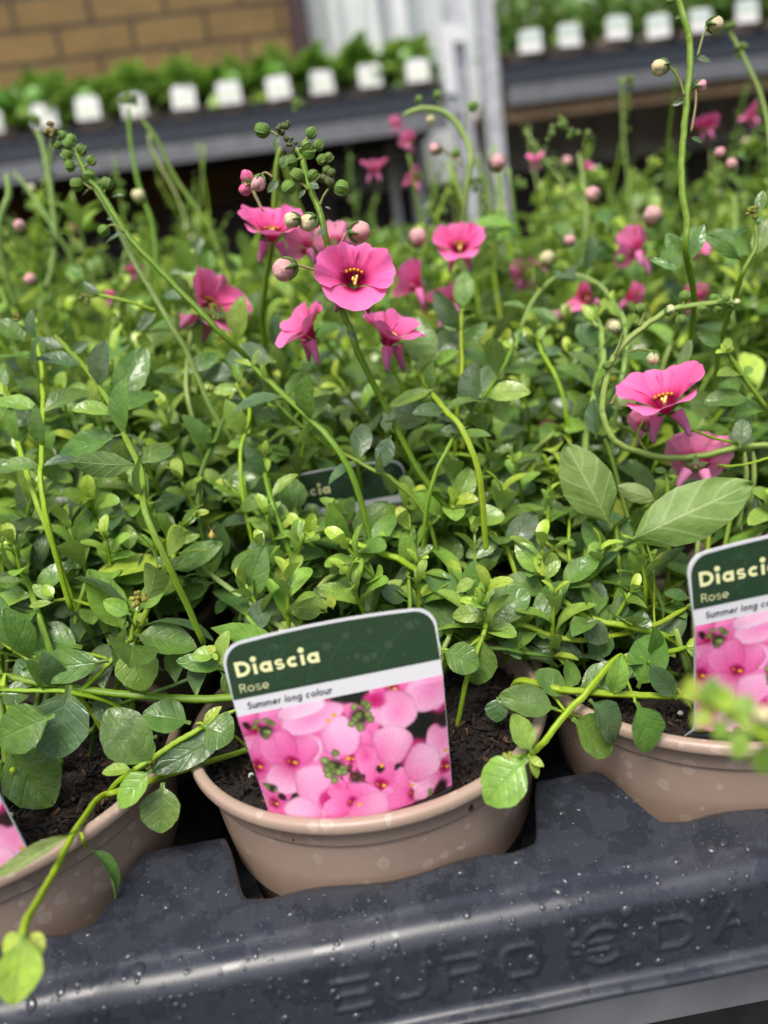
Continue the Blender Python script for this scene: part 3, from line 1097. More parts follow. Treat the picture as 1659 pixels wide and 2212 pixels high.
def tray_profile(yb):
    """(y, z) from the hidden back skirt over the plate, shoulder and front face to the lip."""
    pts = [(yb + .0030, -.058), (yb + .0024, -.030), (yb + .0016, -.0225), (yb + .0006, -.0203), (yb - .0012, -.0192)]
    for q in np.linspace(.12, 1, 14):
        y = (yb - .0012) * (1 - q) + -.0572 * q
        pts.append((y, -.0192 - .0010 * q))
    pts += [(-.0580, -.0203), (-.0590, -.0207), (-.0598, -.0210)]         # crease
    c = (-.0605, -.0268)
    for a in np.linspace(86, 14, 10):
        pts.append((c[0] + .0001 - .0056 * math.cos(math.radians(a)), c[1] + .0056 * math.sin(math.radians(a))))
    y0, z0 = pts[-1]
    for q in np.linspace(0, 1, 46)[1:]:
        pts.append((y0 + (-.0672 - y0) * q, z0 + (-.0412 - z0) * q))
    pts += [(-.0678, -.0424), (-.0690, -.0428), (-.0704, -.0429), (-.0709, -.0434), (-.0709, -.0442), (-.0704, -.0448), (-.0670, -.0449), (-.0640, -.0449)]
    return pts


def make_tray(name, x0, x1, label):
    xs_ = np.arange(x0, x1, .00042)
    rows = []
    for x in xs_:
        i = min(range(-4, 5), key=lambda k: abs(pot_x(k) - x))
        rows.append(tray_profile(tray_edge(x - pot_x(i))))
    G = np.array(rows)                                      # (nx, np, 2)
    P = np.zeros((G.shape[0], G.shape[1], 3))
    P[..., 0] = xs_[:, None]
    P[..., 1] = G[..., 0]
    P[..., 2] = G[..., 1]
    zc = -.0331
    D = letters_sdf(P[..., 0] + (P[..., 2] - zc) * -.05, P[..., 2] - zc + 0.)
    face = (P[..., 1] < -.0630) & (P[..., 2] > -.0412) & (P[..., 2] < -.0265)
    e = np.clip(1 - D / .00135, 0, 1)
    e = e * e * (3 - 2 * e)
    P[..., 1] -= np.where(face, e * .00055, 0)
    # gentle unevenness of thin moulded plastic
    P[..., 2] += .00025 * np.sin(P[..., 0] * 61) * np.where(P[..., 2] > -.03, 1, 0) + .00012 * np.sin(P[..., 0] * 173 + P[..., 1] * 90)
    P[..., 2] += ZR + .0022
    b = MB()
    b.grid(P)
    return b, P


tray_b, TP = make_tray('tray', -.335, .335, '')
tray = empty('plant_tray', (0, .1, ZR - .05))
tag(tray, 'black plastic tray with raised lettering holding the taupe front pots', 'tray')
tray_b.build('rim', M['tray'], tray)
b = MB()
b.box(-.335, .335, -.044, .285, ZR - .0745, ZR - .0725)
b.box(-.335, .335, .283, .285, ZR - .0725, ZR - .022)
b.box(-.3355, -.3335, -.044, .283, ZR - .0725, ZR - .022)
b.box(.3335, .3355, -.044, .283, ZR - .0725, ZR - .022)
for x in [(pot_x(i) + pot_x(i + 1)) / 2 for i in range(-3, 3)]:
    for y in (.055, .165):
        b.lathe([(.010, -.0725), (.009, -.024), (.008, -.021), (.001, -.0205)], 16, (x, y, ZR))
b.build('base', M['tray'], tray)
b = MB()
b.box(-.62, .62, .29, .65, ZR - .0745, ZR - .0725)
b.box(-.62, .62, .648, .65, ZR - .0725, ZR - .022)
b.box(-.62, .62, .29, .292, ZR - .0725, ZR - .022)
bt2 = b.build('plant_tray', M['tray'], None, origin=(0, .45, ZR - .07))
tag(bt2, 'black plastic tray hidden under the rear rows of diascia pots', 'tray')

# water drops beading on the tray
b = MB()
nx, npn = TP.shape[:2]
for k in range(2400):
    i = npr.randint(nx // 6, nx * 5 // 6)
    j = npr.randint(4, npn - 9)
    if npr.rand() < .6: j = npr.randint(6, 34)
    p = TP[i, j]
    if j < 18 and npr.rand() < .35: continue
    tx = TP[min(i + 1, nx - 1), j] - TP[i - 1, j]
    ty = TP[i, j + 1] - TP[i, j - 1]
    n_ = nrm(np.cross(tx, ty))
    if n_[2] < 0 and n_[1] > 0: n_ = -n_
    if n_ @ (CAM - p) < 0: n_ = -n_
    r0 = .00014 + .00050 * npr.rand() ** 4 + (.0009 * npr.rand() if npr.rand() < .09 else 0)
    u = nrm(tx)
    v = np.cross(n_, u)
    rx, ry = r0 * (1 + .4 * npr.rand()), r0 * (.9 + .6 * npr.rand())
    q = 4
    kk = 10
    P = np.zeros((q + 1, kk, 3))
    ph = npr.rand() * 6
    for a in range(q + 1):
        th = math.pi / 2 * a / q
        for c in range(kk):
            an = 2 * math.pi * c / kk
            wv = 1 + .16 * math.sin(2 * an + ph) + .10 * math.sin(3 * an + 2 * ph)
            P[a, c] = p + u * rx * wv * math.sin(th) * math.cos(an) + v * ry * wv * math.sin(th) * math.sin(an) + n_ * (r0 * .5 * math.cos(th) - .00002)
    b.grid(P, (1, 1, 1), None, wrap=True)
tag(b.build('water_drops', M['water'], None, True, origin=(0, -.06, ZR - .03)), 'clear rain drops beaded on the black tray rim', 'water drops', kind='stuff')

# ------------------------------------------------------------------ plants in the near field
NROW = 6
ncol = {0: 2, 1: 2, 2: 3, 3: 3, 4: 4, 5: 4}
ORD = ['first', 'second', 'third', 'fourth', 'fifth', 'sixth', 'seventh', 'eighth', 'ninth']
plants, parts_count = {}, {}
for r_i in range(NROW):
    for i in range(-ncol[r_i], ncol[r_i] + 1):
        cx, cy = pot_x(i), r_i * .110
        root = empty('potted_diascia', (cx, cy, ZR - .071))
        if r_i == 0:
            lab = {-2: 'potted diascia beyond the left edge of the front row', -1: 'pink diascia in the front left pot with a shoot hanging over the tray',
                   0: 'pink diascia in the middle front pot behind the full plant label', 1: 'pink diascia in the front right pot with a blurred shoot before its label',
                   2: 'potted diascia beyond the right edge of the front row'}[i]
        else:
            lab = 'pink diascia in a taupe pot, %s from the left in the %s row' % (ORD[i + ncol[r_i]], ORD[r_i])
        tag(root, lab, 'potted plant', 'potted pink diascia on the near trolley')
        plants[(i, r_i)] = root
        parts_count[root.name] = {}
        make_pot(root, cx, cy)
        make_soil(root, cx, cy, r_i == 0 and abs(i) < 2)


def d0(y):
    return float(np.interp(y, [0, 300, 500, 600, 800, 1000, 1200, 1400, 1600, 1850, 2000], [.36, .36, .35, .33, .29, .262, .235, .214, .202, .196, .185]))


def dmin(x, y):
    return d0(y) + (.012 if y < 900 else -.003)


SKY_X = [-200, 0, 250, 420, 560, 700, 950, 1020, 1110, 1200, 1350, 1500, 1659, 1900]
SKY_Y = [390, 400, 420, 440, 440, 470, 480, 470, 430, 360, 300, 290, 250, 220]


def allowed(P, spike=False):
    x, y, d = proj(P)
    if d < .15: return False
    if x < -250 or x > 1909 or y > 2300:                    # out of the picture: keep unless it comes close
        return d > .2
    if y > 1500 and d < .285: return False
    if 440 < x < 1030 and y > 1270 and d < .205: return False
    if x > 1440 and y > 1130 and d < .215: return False
    if 600 < x < 850 and 985 < y < 1078 and d < .285: return False
    if 850 < x < 1180 and y > 1440 and d < .285: return False
    if y > 300 and d < dmin(x, y): return False
    sk = np.interp(x, SKY_X, SKY_Y)
    if y < (sk - 150 if spike else sk): return False
    return True


# leaf and flower stock of a plant that the photograph shows only as one of many
def grow(root, cx, cy, row, col, seed):
    global rng
    keep = rng
    rng = random.Random(seed)
    leaves = MB()
    nst = (24, 28, 26, 21, 18, 18)[row]
    tall = 1. + .14 * row + (.25 if col > 0 and row > 1 else 0) + (.45 if col < 0 and row > 1 else 0)
    stems = []
    for k in range(nst):
        az = 2 * math.pi * (k + rng.random()) / nst
        spike = k % 8 == 0 and row > 0
        L = (rng.uniform(.070, .125) if not spike else rng.uniform(.15, .21)) * min(tall, 1.9 if not spike else 1.3)
        el = rng.uniform(.55, 1.25) if not spike else rng.uniform(1.05, 1.4)
        p = np.array([cx + .012 * math.cos(az), cy + .012 * math.sin(az), ZR - .004])
        d = np.array([math.cos(az) * math.cos(el), math.sin(az) * math.cos(el), math.sin(el)])
        pts, step = [p.copy()], .007
        bend = rng.uniform(-.02, .05)
        cutoff = False
        while len(pts) * step < L:
            d = nrm(d + np.array([0, 0, bend]) + npr_(rng, .045))
            p = p + d * step
            if not allowed(p, spike):
                if len(pts) > 3: cutoff = True
                if cutoff: break
            pts.append(p.copy())
        if len(pts) < 4: continue
        pts = np.array(pts)
        rr = np.linspace(.00125, .0007, len(pts))
        stems.append((pts, rr, spike, cutoff))
        flip = rng.random() * 3
        node = rng.uniform(.010, .02)
        gap = .0105 if not spike else .016
        leafy_to = L * (.97 if not spike else .62)
        while node < min(len(pts) * step, leafy_to):
            j = min(len(pts) - 1, int(node / step))
            t = nrm(pts[min(j + 1, len(pts) - 1)] - pts[max(j - 1, 0)])
            u = nrm(np.cross(t, (.2, .3, .93) if abs(t[2]) < .9 else (1, 0, 0)))
            v = np.cross(t, u)
            flip += 1.5708
            f = node / max(L, 1e-6)
            size = (.011 + .012 * math.sin(min(1, f * 1.05) * 2.7)) * rng.uniform(.8, 1.25)
            colr = [DARK, DARK, MIDG, MIDG, GREY, LIGHT, LIGHT][rng.randrange(7)] if f < .75 else [MIDG, LIGHT, YOUNG][rng.randrange(3)]
            for sgn in (0, math.pi):
                a = flip + sgn + rng.uniform(-.3, .3)
                o = u * math.cos(a) + v * math.sin(a)
                ax = nrm(o * .9 + t * rng.uniform(.25, .7) + np.array([0, 0, .12]) + npr_(rng, .15))
                T = pts[j] + ax * size
                if not (allowed(pts[j]) and allowed(T)): continue
                nn = nrm(t * .55 + np.array([0, 0, .7]) + npr_(rng, .25))
                add_leaf(leaves, pts[j], T, nn, size * rng.uniform(.38, .54), jit(colr), 6, 3, .25, .05, rng.uniform(0, .25))
                if rng.random() < .6 and f < .85:            # side shoot
                    for q in range(3):
                        a2 = a + rng.uniform(-1, 1)
                        o2 = nrm(o + npr_(rng, .6) + t * .5)
                        B2 = pts[j] + o * .003
                        T2 = B2 + o2 * size * rng.uniform(.35, .6)
                        if allowed(T2) and allowed(B2):
                            add_leaf(leaves, B2, T2, nn, size * .26, jit(YOUNG if q else LIGHT), 5, 3, .25, .05, .1)
            node += gap * rng.uniform(.8, 1.2)
        if not spike and not cutoff:                        # young rosette at the tip
            t = nrm(pts[-1] - pts[-2])
            for q in range(9):
                o = nrm(t * rng.uniform(.6, 1.4) + npr_(rng, .8))
                s_ = rng.uniform(.005, .011)
                if allowed(pts[-1] + o * s_):
                    add_leaf(leaves, pts[-1], pts[-1] + o * s_, nrm(t + npr_(rng, .4)), s_ * .5, jit(YOUNG if q > 2 else LIGHT), 5, 3, .3, .05, .15)
    if leaves.n:
        leaves.build('foliage', M['leaf'] if row < 2 else M['leaf_far'], root)
    for pts, rr, spike, cutoff in stems:
        b = MB()
        b.tube(pts, rr, jit([STEM, STEMY, STEMP][rng.randrange(3)], .2), 6)
        b.build('stem', M['stem'], root)
        if spike and not cutoff:
            bb = MB()
            t = nrm(pts[-1] - pts[-2])
            for q in range(16):
                f = q / 16.
                pt = pts[-1 - int((1 - f) * min(7, len(pts) - 2))] + t * (.004 * f)
                o = nrm(npr_(rng, 1.) + t * .3)
                r = .0021 - .0011 * f
                c = pt + o * (.0055 - .004 * f)
                bb.tube(np.array([pt, pt * .5 + c * .5 + t * .0006, c]), .00022, STEM, 4)
                bb.ball(c, r * rng.uniform(.8, 1.1), jit(BUDG if f < .8 else (.08, .09, .03)), 7, 5, o, 1.05, (.16, .25, .06), 3)
            bb.build('bud_spike', M['bud'], root)
            for q in range(1 if rng.random() < .35 else 0):
                j = max(1, len(pts) - 7 - q * 3)
                o = nrm(npr_(rng, 1.) + np.array([0, -.5, .1]))
                c = pts[j] + o * .012
                if not allowed(c, True): continue
                bb = MB()
                bb.tube(spline([pts[j], pts[j] + o * .006 + np.array([0, 0, .002]), c], 4), .0003, STEM, 4)
                add_bud(bb, c, rng.uniform(.0022, .0034), o, 'ccpp'[rng.randrange(4)])
                bb.build('bud', M['bud'], root)
    rng = keep


def npr_(r, s):
    return np.array([r.gauss(0, s), r.gauss(0, s), r.gauss(0, s)])


for (i, r_i), root in plants.items():
    grow(root, pot_x(i), r_i * .110, r_i, i, 100 + i * 17 + r_i * 131)


# ------------------------------------------------------------------ the stems, leaves, buds and flowers that stand out
def owner(P, prefer=None):
    if prefer is not None: return plants[prefer]
    best = min(plants, key=lambda k: (pot_x(k[0]) - P[0]) ** 2 + (k[1] * .11 - P[1]) ** 2)
    return plants[best]


UPV = np.array([0, 0, 1.])


def pot_depth(x, y):
    """How far the front pots (or their soil) are in this direction."""
    dd = np.arange(.13, .30, .001)
    P = CAM + ray(x, y) * dd[:, None]
    z = P[:, 2] - ZR
    best = 9.
    for i in (-1, 0, 1):
        r = np.hypot(P[:, 0] - pot_x(i), P[:, 1])
        ro = np.where(z > -.0006, .0532, .0512 - (-z) * .19)
        ins = (z < .0026) & (z > -.071) & (r < ro) & ~((r < .0500) & (z > -.004))
        if ins.any(): best = min(best, dd[np.argmax(ins)])
    return best


def hstem(pts, d=None, r=.0011, col=STEM, root=None, taper=.9, sink=True, dd=0.):
    """A stem through picture directions; each point (x, y) or (x, y, depth). The last point is its lower end."""
    Q = []
    for p in pts:
        dp = p[2] if len(p) > 2 else (d if d is not None else d0(p[1])) + dd
        Q.append(at(p[0], p[1], min(dp, pot_depth(p[0], p[1]) - .0035)))
    rt = owner(Q[-1], root)
    if sink:
        c = np.array([rt['_loc'][0], rt['_loc'][1], ZR - .006])
        d_ = nrm(Q[-1] - Q[-2])
        dn = nrm(nrm(c - Q[-1]) * .5 + d_ * .6 + AW * .7 - UPV * .35)
        q1 = Q[-1] + d_ * .008 + dn * .010
        Q.append(q1)
        Q.append(q1 + dn * .014 - UPV * .012)
    P = spline(Q, 9)
    b = MB()
    k = len(P)
    wob = np.cumsum(npr.normal(0, 1, (k, 3)), 0)
    wob = wob - np.linspace(0, 1, k)[:, None] * wob[-1]
    P = P + wob * .00007
    r = r * .86
    rad = np.linspace(r * taper, r, k)
    rad[:4] *= np.array([.35, .7, .88, .96])[:min(4, k)]
    for q in Q[1:-1]:                                       # slightly swollen nodes
        j = int(np.argmin(np.linalg.norm(P - q, axis=1)))
        rad[j] *= 1.08
    b.tube(P, rad, jit(col, .08), 12, True, .06)
    return b.build('stem', M['stem'], rt), rt


def hleaf(bx, by, tx, ty, wpx, col=MIDG, d=None, dt=None, n=None, root=None, fold=None, arch=None, droop=None, narrow=False, under=False, wav=.016):
    db = d if d is not None else d0((by + ty) / 2)
    px = math.hypot(tx - bx, ty - by)
    L = px * db / F
    if dt is None: dt = rng.uniform(-.22, .22) * L
    ux, uy = -(ty - by) / max(px, 1) * wpx * .4, (tx - bx) / max(px, 1) * wpx * .4
    mx = min(pot_depth(bx + (tx - bx) * q + ux * o, by + (ty - by) * q + uy * o) for q in (.2, .4, .6, .8) for o in (-1, 0, 1)) if by > 1300 else 9.
    B, T = at(bx, by, min(db, pot_depth(bx, by) - .004, mx - .004)), at(tx, ty, min(db + dt, pot_depth(tx, ty) - .004, mx - .003))
    tow = -nrm(ray((bx + tx) / 2, (by + ty) / 2))
    if n is None:
        nv = tow * .80 + UPV * .50 + npr_(rng, .16)
    else:
        nv = tow * n[2] + AR * n[0] + AU * n[1]
    if under: nv = -(tow + npr_(rng, .12))
    rt = owner((B + T) / 2 + np.array([0, .03, 0]), root)
    b = MB()
    sgn = -1 if under else 1
    add_leaf(b, B, T, nv, wpx * 1.02 * db / F, jit(col, .10), 17, 11,
             (rng.uniform(.10, .30) if fold is None else fold), (rng.uniform(.00, .07) if arch is None else arch) * sgn,
             (rng.uniform(.0, .16) if droop is None else droop) * sgn, wav, narrow)
    return b.build('leaf', M['leaf'], rt)


def hbud(x, y, dia, kind='g', d=None, ped=None, ax=None, root=None):
    dd = d if d is not None else d0(y)
    dd = min(dd, pot_depth(x, y) - .006)
    c = at(x, y, dd)
    r = dia * .5 * dd / F
    if ped is not None:
        pp = [at(p[0], p[1], p[2] if len(p) > 2 else dd) for p in ped]
        axis = nrm(c - pp[-1]) if len(pp) else UPV
    else:
        axis = nrm(AU * .5 + AR * rng.uniform(-.6, .6) - AW * .7)
    if ax is not None: axis = nrm(AR * ax[0] + AU * ax[1] - AW * ax[2])
    b = MB()
    add_bud(b, c, r, axis, kind)
    rt = owner(c, root)
    o = b.build('bud', M['bud'], rt)
    if ped is not None:
        b = MB()
        Pp = spline(pp + [c - axis * r * .6], 7)
        b.tube(Pp, np.linspace(.00042, .00030, len(Pp)), (.20, .24, .05) if kind != 'p' else (.26, .20, .08), 6)
        s_ = b.build('pedicel', M['stem'], o)
        s_.location = (0, 0, 0)
    return o


def hcluster(x, y, size, d=None, n=9, kind='d', root=None, tint=None):
    dd = d if d is not None else d0(y)
    dd = min(dd, pot_depth(x, y) - .008)
    c = at(x, y, dd)
    b = MB()
    R = size * .5 * dd / F
    for k in range(n):
        o = npr_(rng, 1.)
        o = nrm(o + AU * .4 - AW * .5) * R * (.35 + .55 * rng.random())
        rr = R * rng.uniform(.26, .36)
        if tint is None: add_bud(b, c + o, rr, o, kind)
        else:
            b.ball(c + o, rr, jit(tint, .3), 9, 6, o, 1.15, tuple(q * .6 for q in tint), 4)
            if rng.random() < .4: b.ball(c + o * 1.3, rr * .45, (.34, .10, .06), 6, 4)
    return b.build('bud_cluster', M['bud'], owner(c, root))


def hflower(x, y, wpx, face, up=(0, 1, 0), d=None, tone=0., open_=1., root=None, hue=None, cup=.12):
    """face and up are given as (right, up, towards the viewer)."""
    dd = d if d is not None else d0(y)
    c = at(x, y, dd)
    tow = -nrm(ray(x, y))
    f = AR * face[0] + AU * face[1] + tow * face[2]
    u = AR * up[0] + AU * up[1] + tow * up[2]
    bp, st, se = MB(), MB(), MB()
    add_flower(bp, (st, se), c, f, u, wpx * .5 * dd / F, tone, open_, True, hue, cup)
    rt = owner(c, root)
    o = bp.build('flower', M['petal'], rt)
    st.build('stamens', M['stamen'], o)
    se.build('calyx', M['leaf'], o)
    return o


L0, C0, R0 = (-1, 0), (0, 0), (1, 0)
#HERO_BEGIN
# The readings below are in enlarged crops of the picture: name -> offset and scale
CROP = {'c3': (0, 486, .5), 'c4': (829.5, 486, .5), 'c5': (0, 972, .5), 'c6': (829.5, 972, .5), 'c7': (0, 1458, .5), 'c8': (829.5, 1458, .5),
        'g': (0, 1188, .3255), 'z1': (486, 243, .2604), 'z2': (0, 216, .29295), 'z3': (1242, 594, .25128), 'z4': (864, 324, .29295), 'z5': (1242, 0, .2686), 'd': (0, 0, 1.), 'c2': (829.5, 0, .5)}
COLS_ = {'D': DARK, 'M': MIDG, 'L': LIGHT, 'Y': YOUNG, 'G': GREY, 'P': PALE}


def leaves_from(crop, text, d=None, dd=0., root=None, **kw):
    """One leaf per line: base x y, tip x y, width, colour letter, then options: +n / -n depth in mm, u underside, n narrow."""
    ox, oy, k = CROP[crop]
    for ln in text.strip().splitlines():
        t = ln.split()
        if len(t) < 5: continue
        bx, by, tx, ty, wd = [float(q) for q in t[:5]]
        c = COLS_[t[5]] if len(t) > 5 else MIDG
        bx, by, tx, ty, wd = ox + bx * k, oy + by * k, ox + tx * k, oy + ty * k, wd * k
        dep = (d if d is not None else d0((by + ty) / 2)) + dd
        opt = dict(kw)
        for q in t[6:]:
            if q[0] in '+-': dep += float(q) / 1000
            elif q == 'u': opt['under'] = True
            elif q == 'n': opt['narrow'] = True
            elif q[0] == 'r': opt['droop'] = float(q[1:]) / 10
        hleaf(bx, by, tx, ty, wd, c, dep, root=root, **opt)


def stems_from(crop, text, d=None, root=None):
    """radius in mm, colour letter, depth shift in mm, then x y pairs from tip to lower end."""
    ox, oy, k = CROP[crop]
    cc = {'s': STEM, 'y': STEMY, 'p': STEMP, 'd': STEMD}
    for ln in text.strip().splitlines():
        t = ln.split()
        if len(t) < 7: continue
        v = [float(q) for q in t[3:]]
        pts = [(ox + v[i] * k, oy + v[i + 1] * k) for i in range(0, len(v) - 1, 2)]
        dm = d if d is not None else None
        pts = [(x, y, (dm if dm is not None else d0(y)) + float(t[2]) / 1000) for x, y in pts]
        o, rt = hstem(pts, None, float(t[0]) / 1000, cc[t[1][0]], root, sink='!' not in t[1])
        if len(pts) > 2: dress(pts, rt)


def dress(pts, rt):
    """Young leaves at the tip of a stem and small pairs at its nodes."""
    Q = spline([at(x, y, min(d, pot_depth(x, y) - .0035)) for x, y, d in pts], 6)
    b = MB()
    t = nrm(Q[0] - Q[2])
    x, y, d = proj(Q[0])
    if 0 < x < 1659 and 0 < y < 2212:
        for q in range(5):
            o = nrm(t * rng.uniform(.6, 1.3) + npr_(rng, .7))
            z_ = rng.uniform(.0035, .0075)
            add_leaf(b, Q[0] - t * .0008, Q[0] + o * z_, nrm(t * .4 + UPV * .4 - AW * .4 + npr_(rng, .3)), z_ * .5, jit(YOUNG if q > 1 else LIGHT), 8, 5, .3, .05, .15)
    acc, nxt, flip = 0., rng.uniform(.006, .012), rng.random() * 3
    for i in range(1, len(Q) - 1):
        acc += np.linalg.norm(Q[i] - Q[i - 1])
        if acc > nxt:
            nxt = acc + rng.uniform(.008, .014)
            t = nrm(Q[i + 1] - Q[i - 1])
            u = nrm(np.cross(t, (.2, .3, .93) if abs(t[2]) < .9 else (1, 0, 0)))
            v = np.cross(t, u)
            flip += 1.57
            for sg in (0, math.pi):
                o = u * math.cos(flip + sg) + v * math.sin(flip + sg)
                z_ = rng.uniform(.007, .0125) * (1 if acc < .012 else 1.5)
                T = Q[i] + nrm(o - t * rng.uniform(-.1, .5) + UPV * .2) * z_
                X, Y, D_ = proj(T)
                if (470 < X < 1010 and Y > 1290) or (X > 1470 and Y > 1150) or Y > 1440 or D_ > pot_depth(X, Y) - .002: continue
                add_leaf(b, Q[i], T, nrm(UPV * .6 - AW * .5 + npr_(rng, .3)), z_ * rng.uniform(.40, .54), jit([MIDG, LIGHT, MIDG, GREY][rng.randrange(4)]), 9, 5, .25, .06, .15, .02)
    if b.n: b.build('foliage', M['leaf'], rt)


def buds_from(crop, text, d=None, root=None):
    """x y diameter kind [pedicel x y ...] from the stem to the bud."""
    ox, oy, k = CROP[crop]
    for ln in text.strip().splitlines():
        t = ln.split()
        if len(t) < 4: continue
        x, y, dia = ox + float(t[0]) * k, oy + float(t[1]) * k, float(t[2]) * k
        v = [float(q) for q in t[4:]]
        ped = [(ox + v[i] * k, oy + v[i + 1] * k) for i in range(0, len(v) - 1, 2)] or None
        dep = (d if d is not None else d0(y)) + rng.uniform(-.0015, .0015)
        hbud(x, y, dia, t[3], dep, ped, None, root)


# front left plant
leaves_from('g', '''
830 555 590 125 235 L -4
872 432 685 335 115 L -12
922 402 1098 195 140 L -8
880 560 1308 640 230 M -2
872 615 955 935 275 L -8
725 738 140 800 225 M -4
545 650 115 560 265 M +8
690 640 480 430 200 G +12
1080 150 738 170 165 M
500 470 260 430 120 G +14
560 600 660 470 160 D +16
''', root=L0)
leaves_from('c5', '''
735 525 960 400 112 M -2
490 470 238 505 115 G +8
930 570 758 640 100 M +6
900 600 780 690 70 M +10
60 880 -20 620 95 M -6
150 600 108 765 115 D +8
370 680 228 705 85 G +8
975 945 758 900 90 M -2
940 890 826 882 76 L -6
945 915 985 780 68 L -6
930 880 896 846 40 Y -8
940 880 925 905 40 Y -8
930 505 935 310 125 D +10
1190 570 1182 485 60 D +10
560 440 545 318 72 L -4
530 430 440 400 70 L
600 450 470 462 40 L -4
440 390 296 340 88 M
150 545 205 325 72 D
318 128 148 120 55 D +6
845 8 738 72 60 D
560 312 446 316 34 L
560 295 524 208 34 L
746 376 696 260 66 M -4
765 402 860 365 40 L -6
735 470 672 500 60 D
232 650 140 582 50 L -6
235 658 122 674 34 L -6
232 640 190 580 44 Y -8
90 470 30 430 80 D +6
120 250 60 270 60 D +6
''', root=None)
leaves_from('d', '''
478 1452 507 1502 38 M
12 1612 118 1740 118 M -4
118 1545 -8 1600 104 M -12
150 1480 115 1642 120 G -6
0 1500 60 1500 60 D
322 1660 232 1530 104 M -2
332 1648 282 1588 52 M -10
412 1562 308 1537 82 M
440 1568 503 1596 88 M -4
498 1580 330 1668 62 D +10
288 1662 220 1670 32 L -6
328 1662 252 1745 58 L -8
352 1690 348 1800 86 M -6
190 1515 290 1560 60 D +12
20 1470 90 1440 70 D +12
340 1590 250 1620 70 D +16
''', root=L0)
# the shoot that hangs over the tray
hleaf(186, 1828, 282, 1926, 30, MIDG, .190, n=(.6, .5, .3), fold=.9, droop=.35, root=L0)
hleaf(165, 1795, -10, 1905, 30, PALE, .192, n=(-.2, .3, .9), fold=.7, root=L0, droop=-.1)
hleaf(50, 2018, 30, 2172, 92, YOUNG, .143, -.004, n=(.15, .25, .9), fold=.12, root=L0, droop=0., arch=.03)
hleaf(52, 2016, 4, 2058, 40, YOUNG, .146, root=L0, fold=.4)
hleaf(56, 2014, 92, 2060, 40, YOUNG, .146, root=L0, fold=.4)
hstem([(48, 2024, .144), (60, 1985, .149), (120, 1880, .168), (165, 1795, .188), (212, 1728, .196), (250, 1711, .200), (320, 1693, .204), (375, 1673, .207), (545, 1618, .216)], None, .00105, STEMY, C0)
hstem([(172, 1796, .188), (180, 1815, .188), (187, 1829, .190)], None, .00055, STEMY, L0, sink=False)
stems_from('g', '''
1.35 s 2 0 825 250 880 500 922 900 962 1300 985 1600 972
.8 y 0 0 928 280 932 500 950
.95 y 0 905 410 888 500 868 600 830 640 740 740 620 850
.9 y 4 0 600 200 730 380 860
.7 d 6 1450 790 1060 940 950 970
.95 y 0 1170 -10 1110 130 1080 175 1000 330
.45 y -2 1300 1150 1370 1168
1.0 y 0 1365 1170 1240 1230 1100 1320 990 1400
.5 y 0 730 735 655 705
''', root=L0)
hstem([(515, 1530, .205), (435, 1573, .204), (360, 1618, .202), (290, 1663, .199)], None, .0009, STEMY, C0, sink=False)
hcluster(385, 1144, 30, None, 9, tint=(.27, .26, .05), root=L0)
hcluster(298, 1294, 38, .208, 11, tint=(.30, .27, .05), root=L0)
hcluster(467, 660 + 0, 20, .27, 6, tint=(.22, .24, .05))

# right of the middle label: shoots of the middle and right plants
leaves_from('c8', '''
750 150 498 85 135 M -2
812 188 988 335 195 M -6
1092 118 1168 342 158 M -8
885 108 1020 285 160 G +8
640 338 558 168 100 L -6
622 362 432 552 195 L -10
492 95 484 205 98 D +4
''', root=R0)
leaves_from('c6', '''
788 1062 655 955 118 M -4
830 1035 1068 930 140 M
1098 1030 1192 788 170 M
1266 1078 1150 930 95 G -8
250 868 415 935 140 M -4
425 800 398 1018 155 M
440 742 628 605 155 M -4
440 700 292 712 84 L -8
402 655 388 478 115 M -2
360 655 190 540 118 M
702 612 520 555 112 M -2
600 765 488 830 105 D +6
762 590 928 448 108 M -8
688 540 570 400 96 L -8
695 560 758 475 50 L -10
700 555 652 462 40 Y -10
845 745 975 825 105 G -4
985 780 895 895 112 D +4
1090 832 1122 690 92 D
1020 742 1022 630 78 G
885 912 645 815 95 D +6
785 320 692 205 74 M -4
810 330 902 245 46 L -4
806 300 838 228 44 L -6
515 385 352 462 80 M -4
352 242 246 155 58 M -2
372 262 460 175 55 M -2
470 362 440 190 135 D +10
110 485 210 412 56 M
100 420 122 325 50 L -4
96 415 20 398 30 L -4
100 655 -10 595 85 D
860 550 838 685 115 D +2
890 722 925 560 112 G +4
580 232 488 222 64 M +4
446 130 328 102 56 L -2
458 110 545 -35 84 L -2
430 70 400 15 50 Y -6
560 410 545 332 54 M
690 290 560 280 80 D +10
1322 640 1212 615 58 D
1330 480 1235 455 60 D
480 110 660 175 110 D +8
700 760 640 690 60 D +10
330 480 280 420 60 D +10
240 560 140 600 90 D +12
640 700 700 820 90 D +14
250 720 230 820 50 M +4
300 490 330 400 55 M +2
1000 440 1100 500 80 D +14
880 430 800 370 90 D +18
400 560 310 605 60 L -8
''')
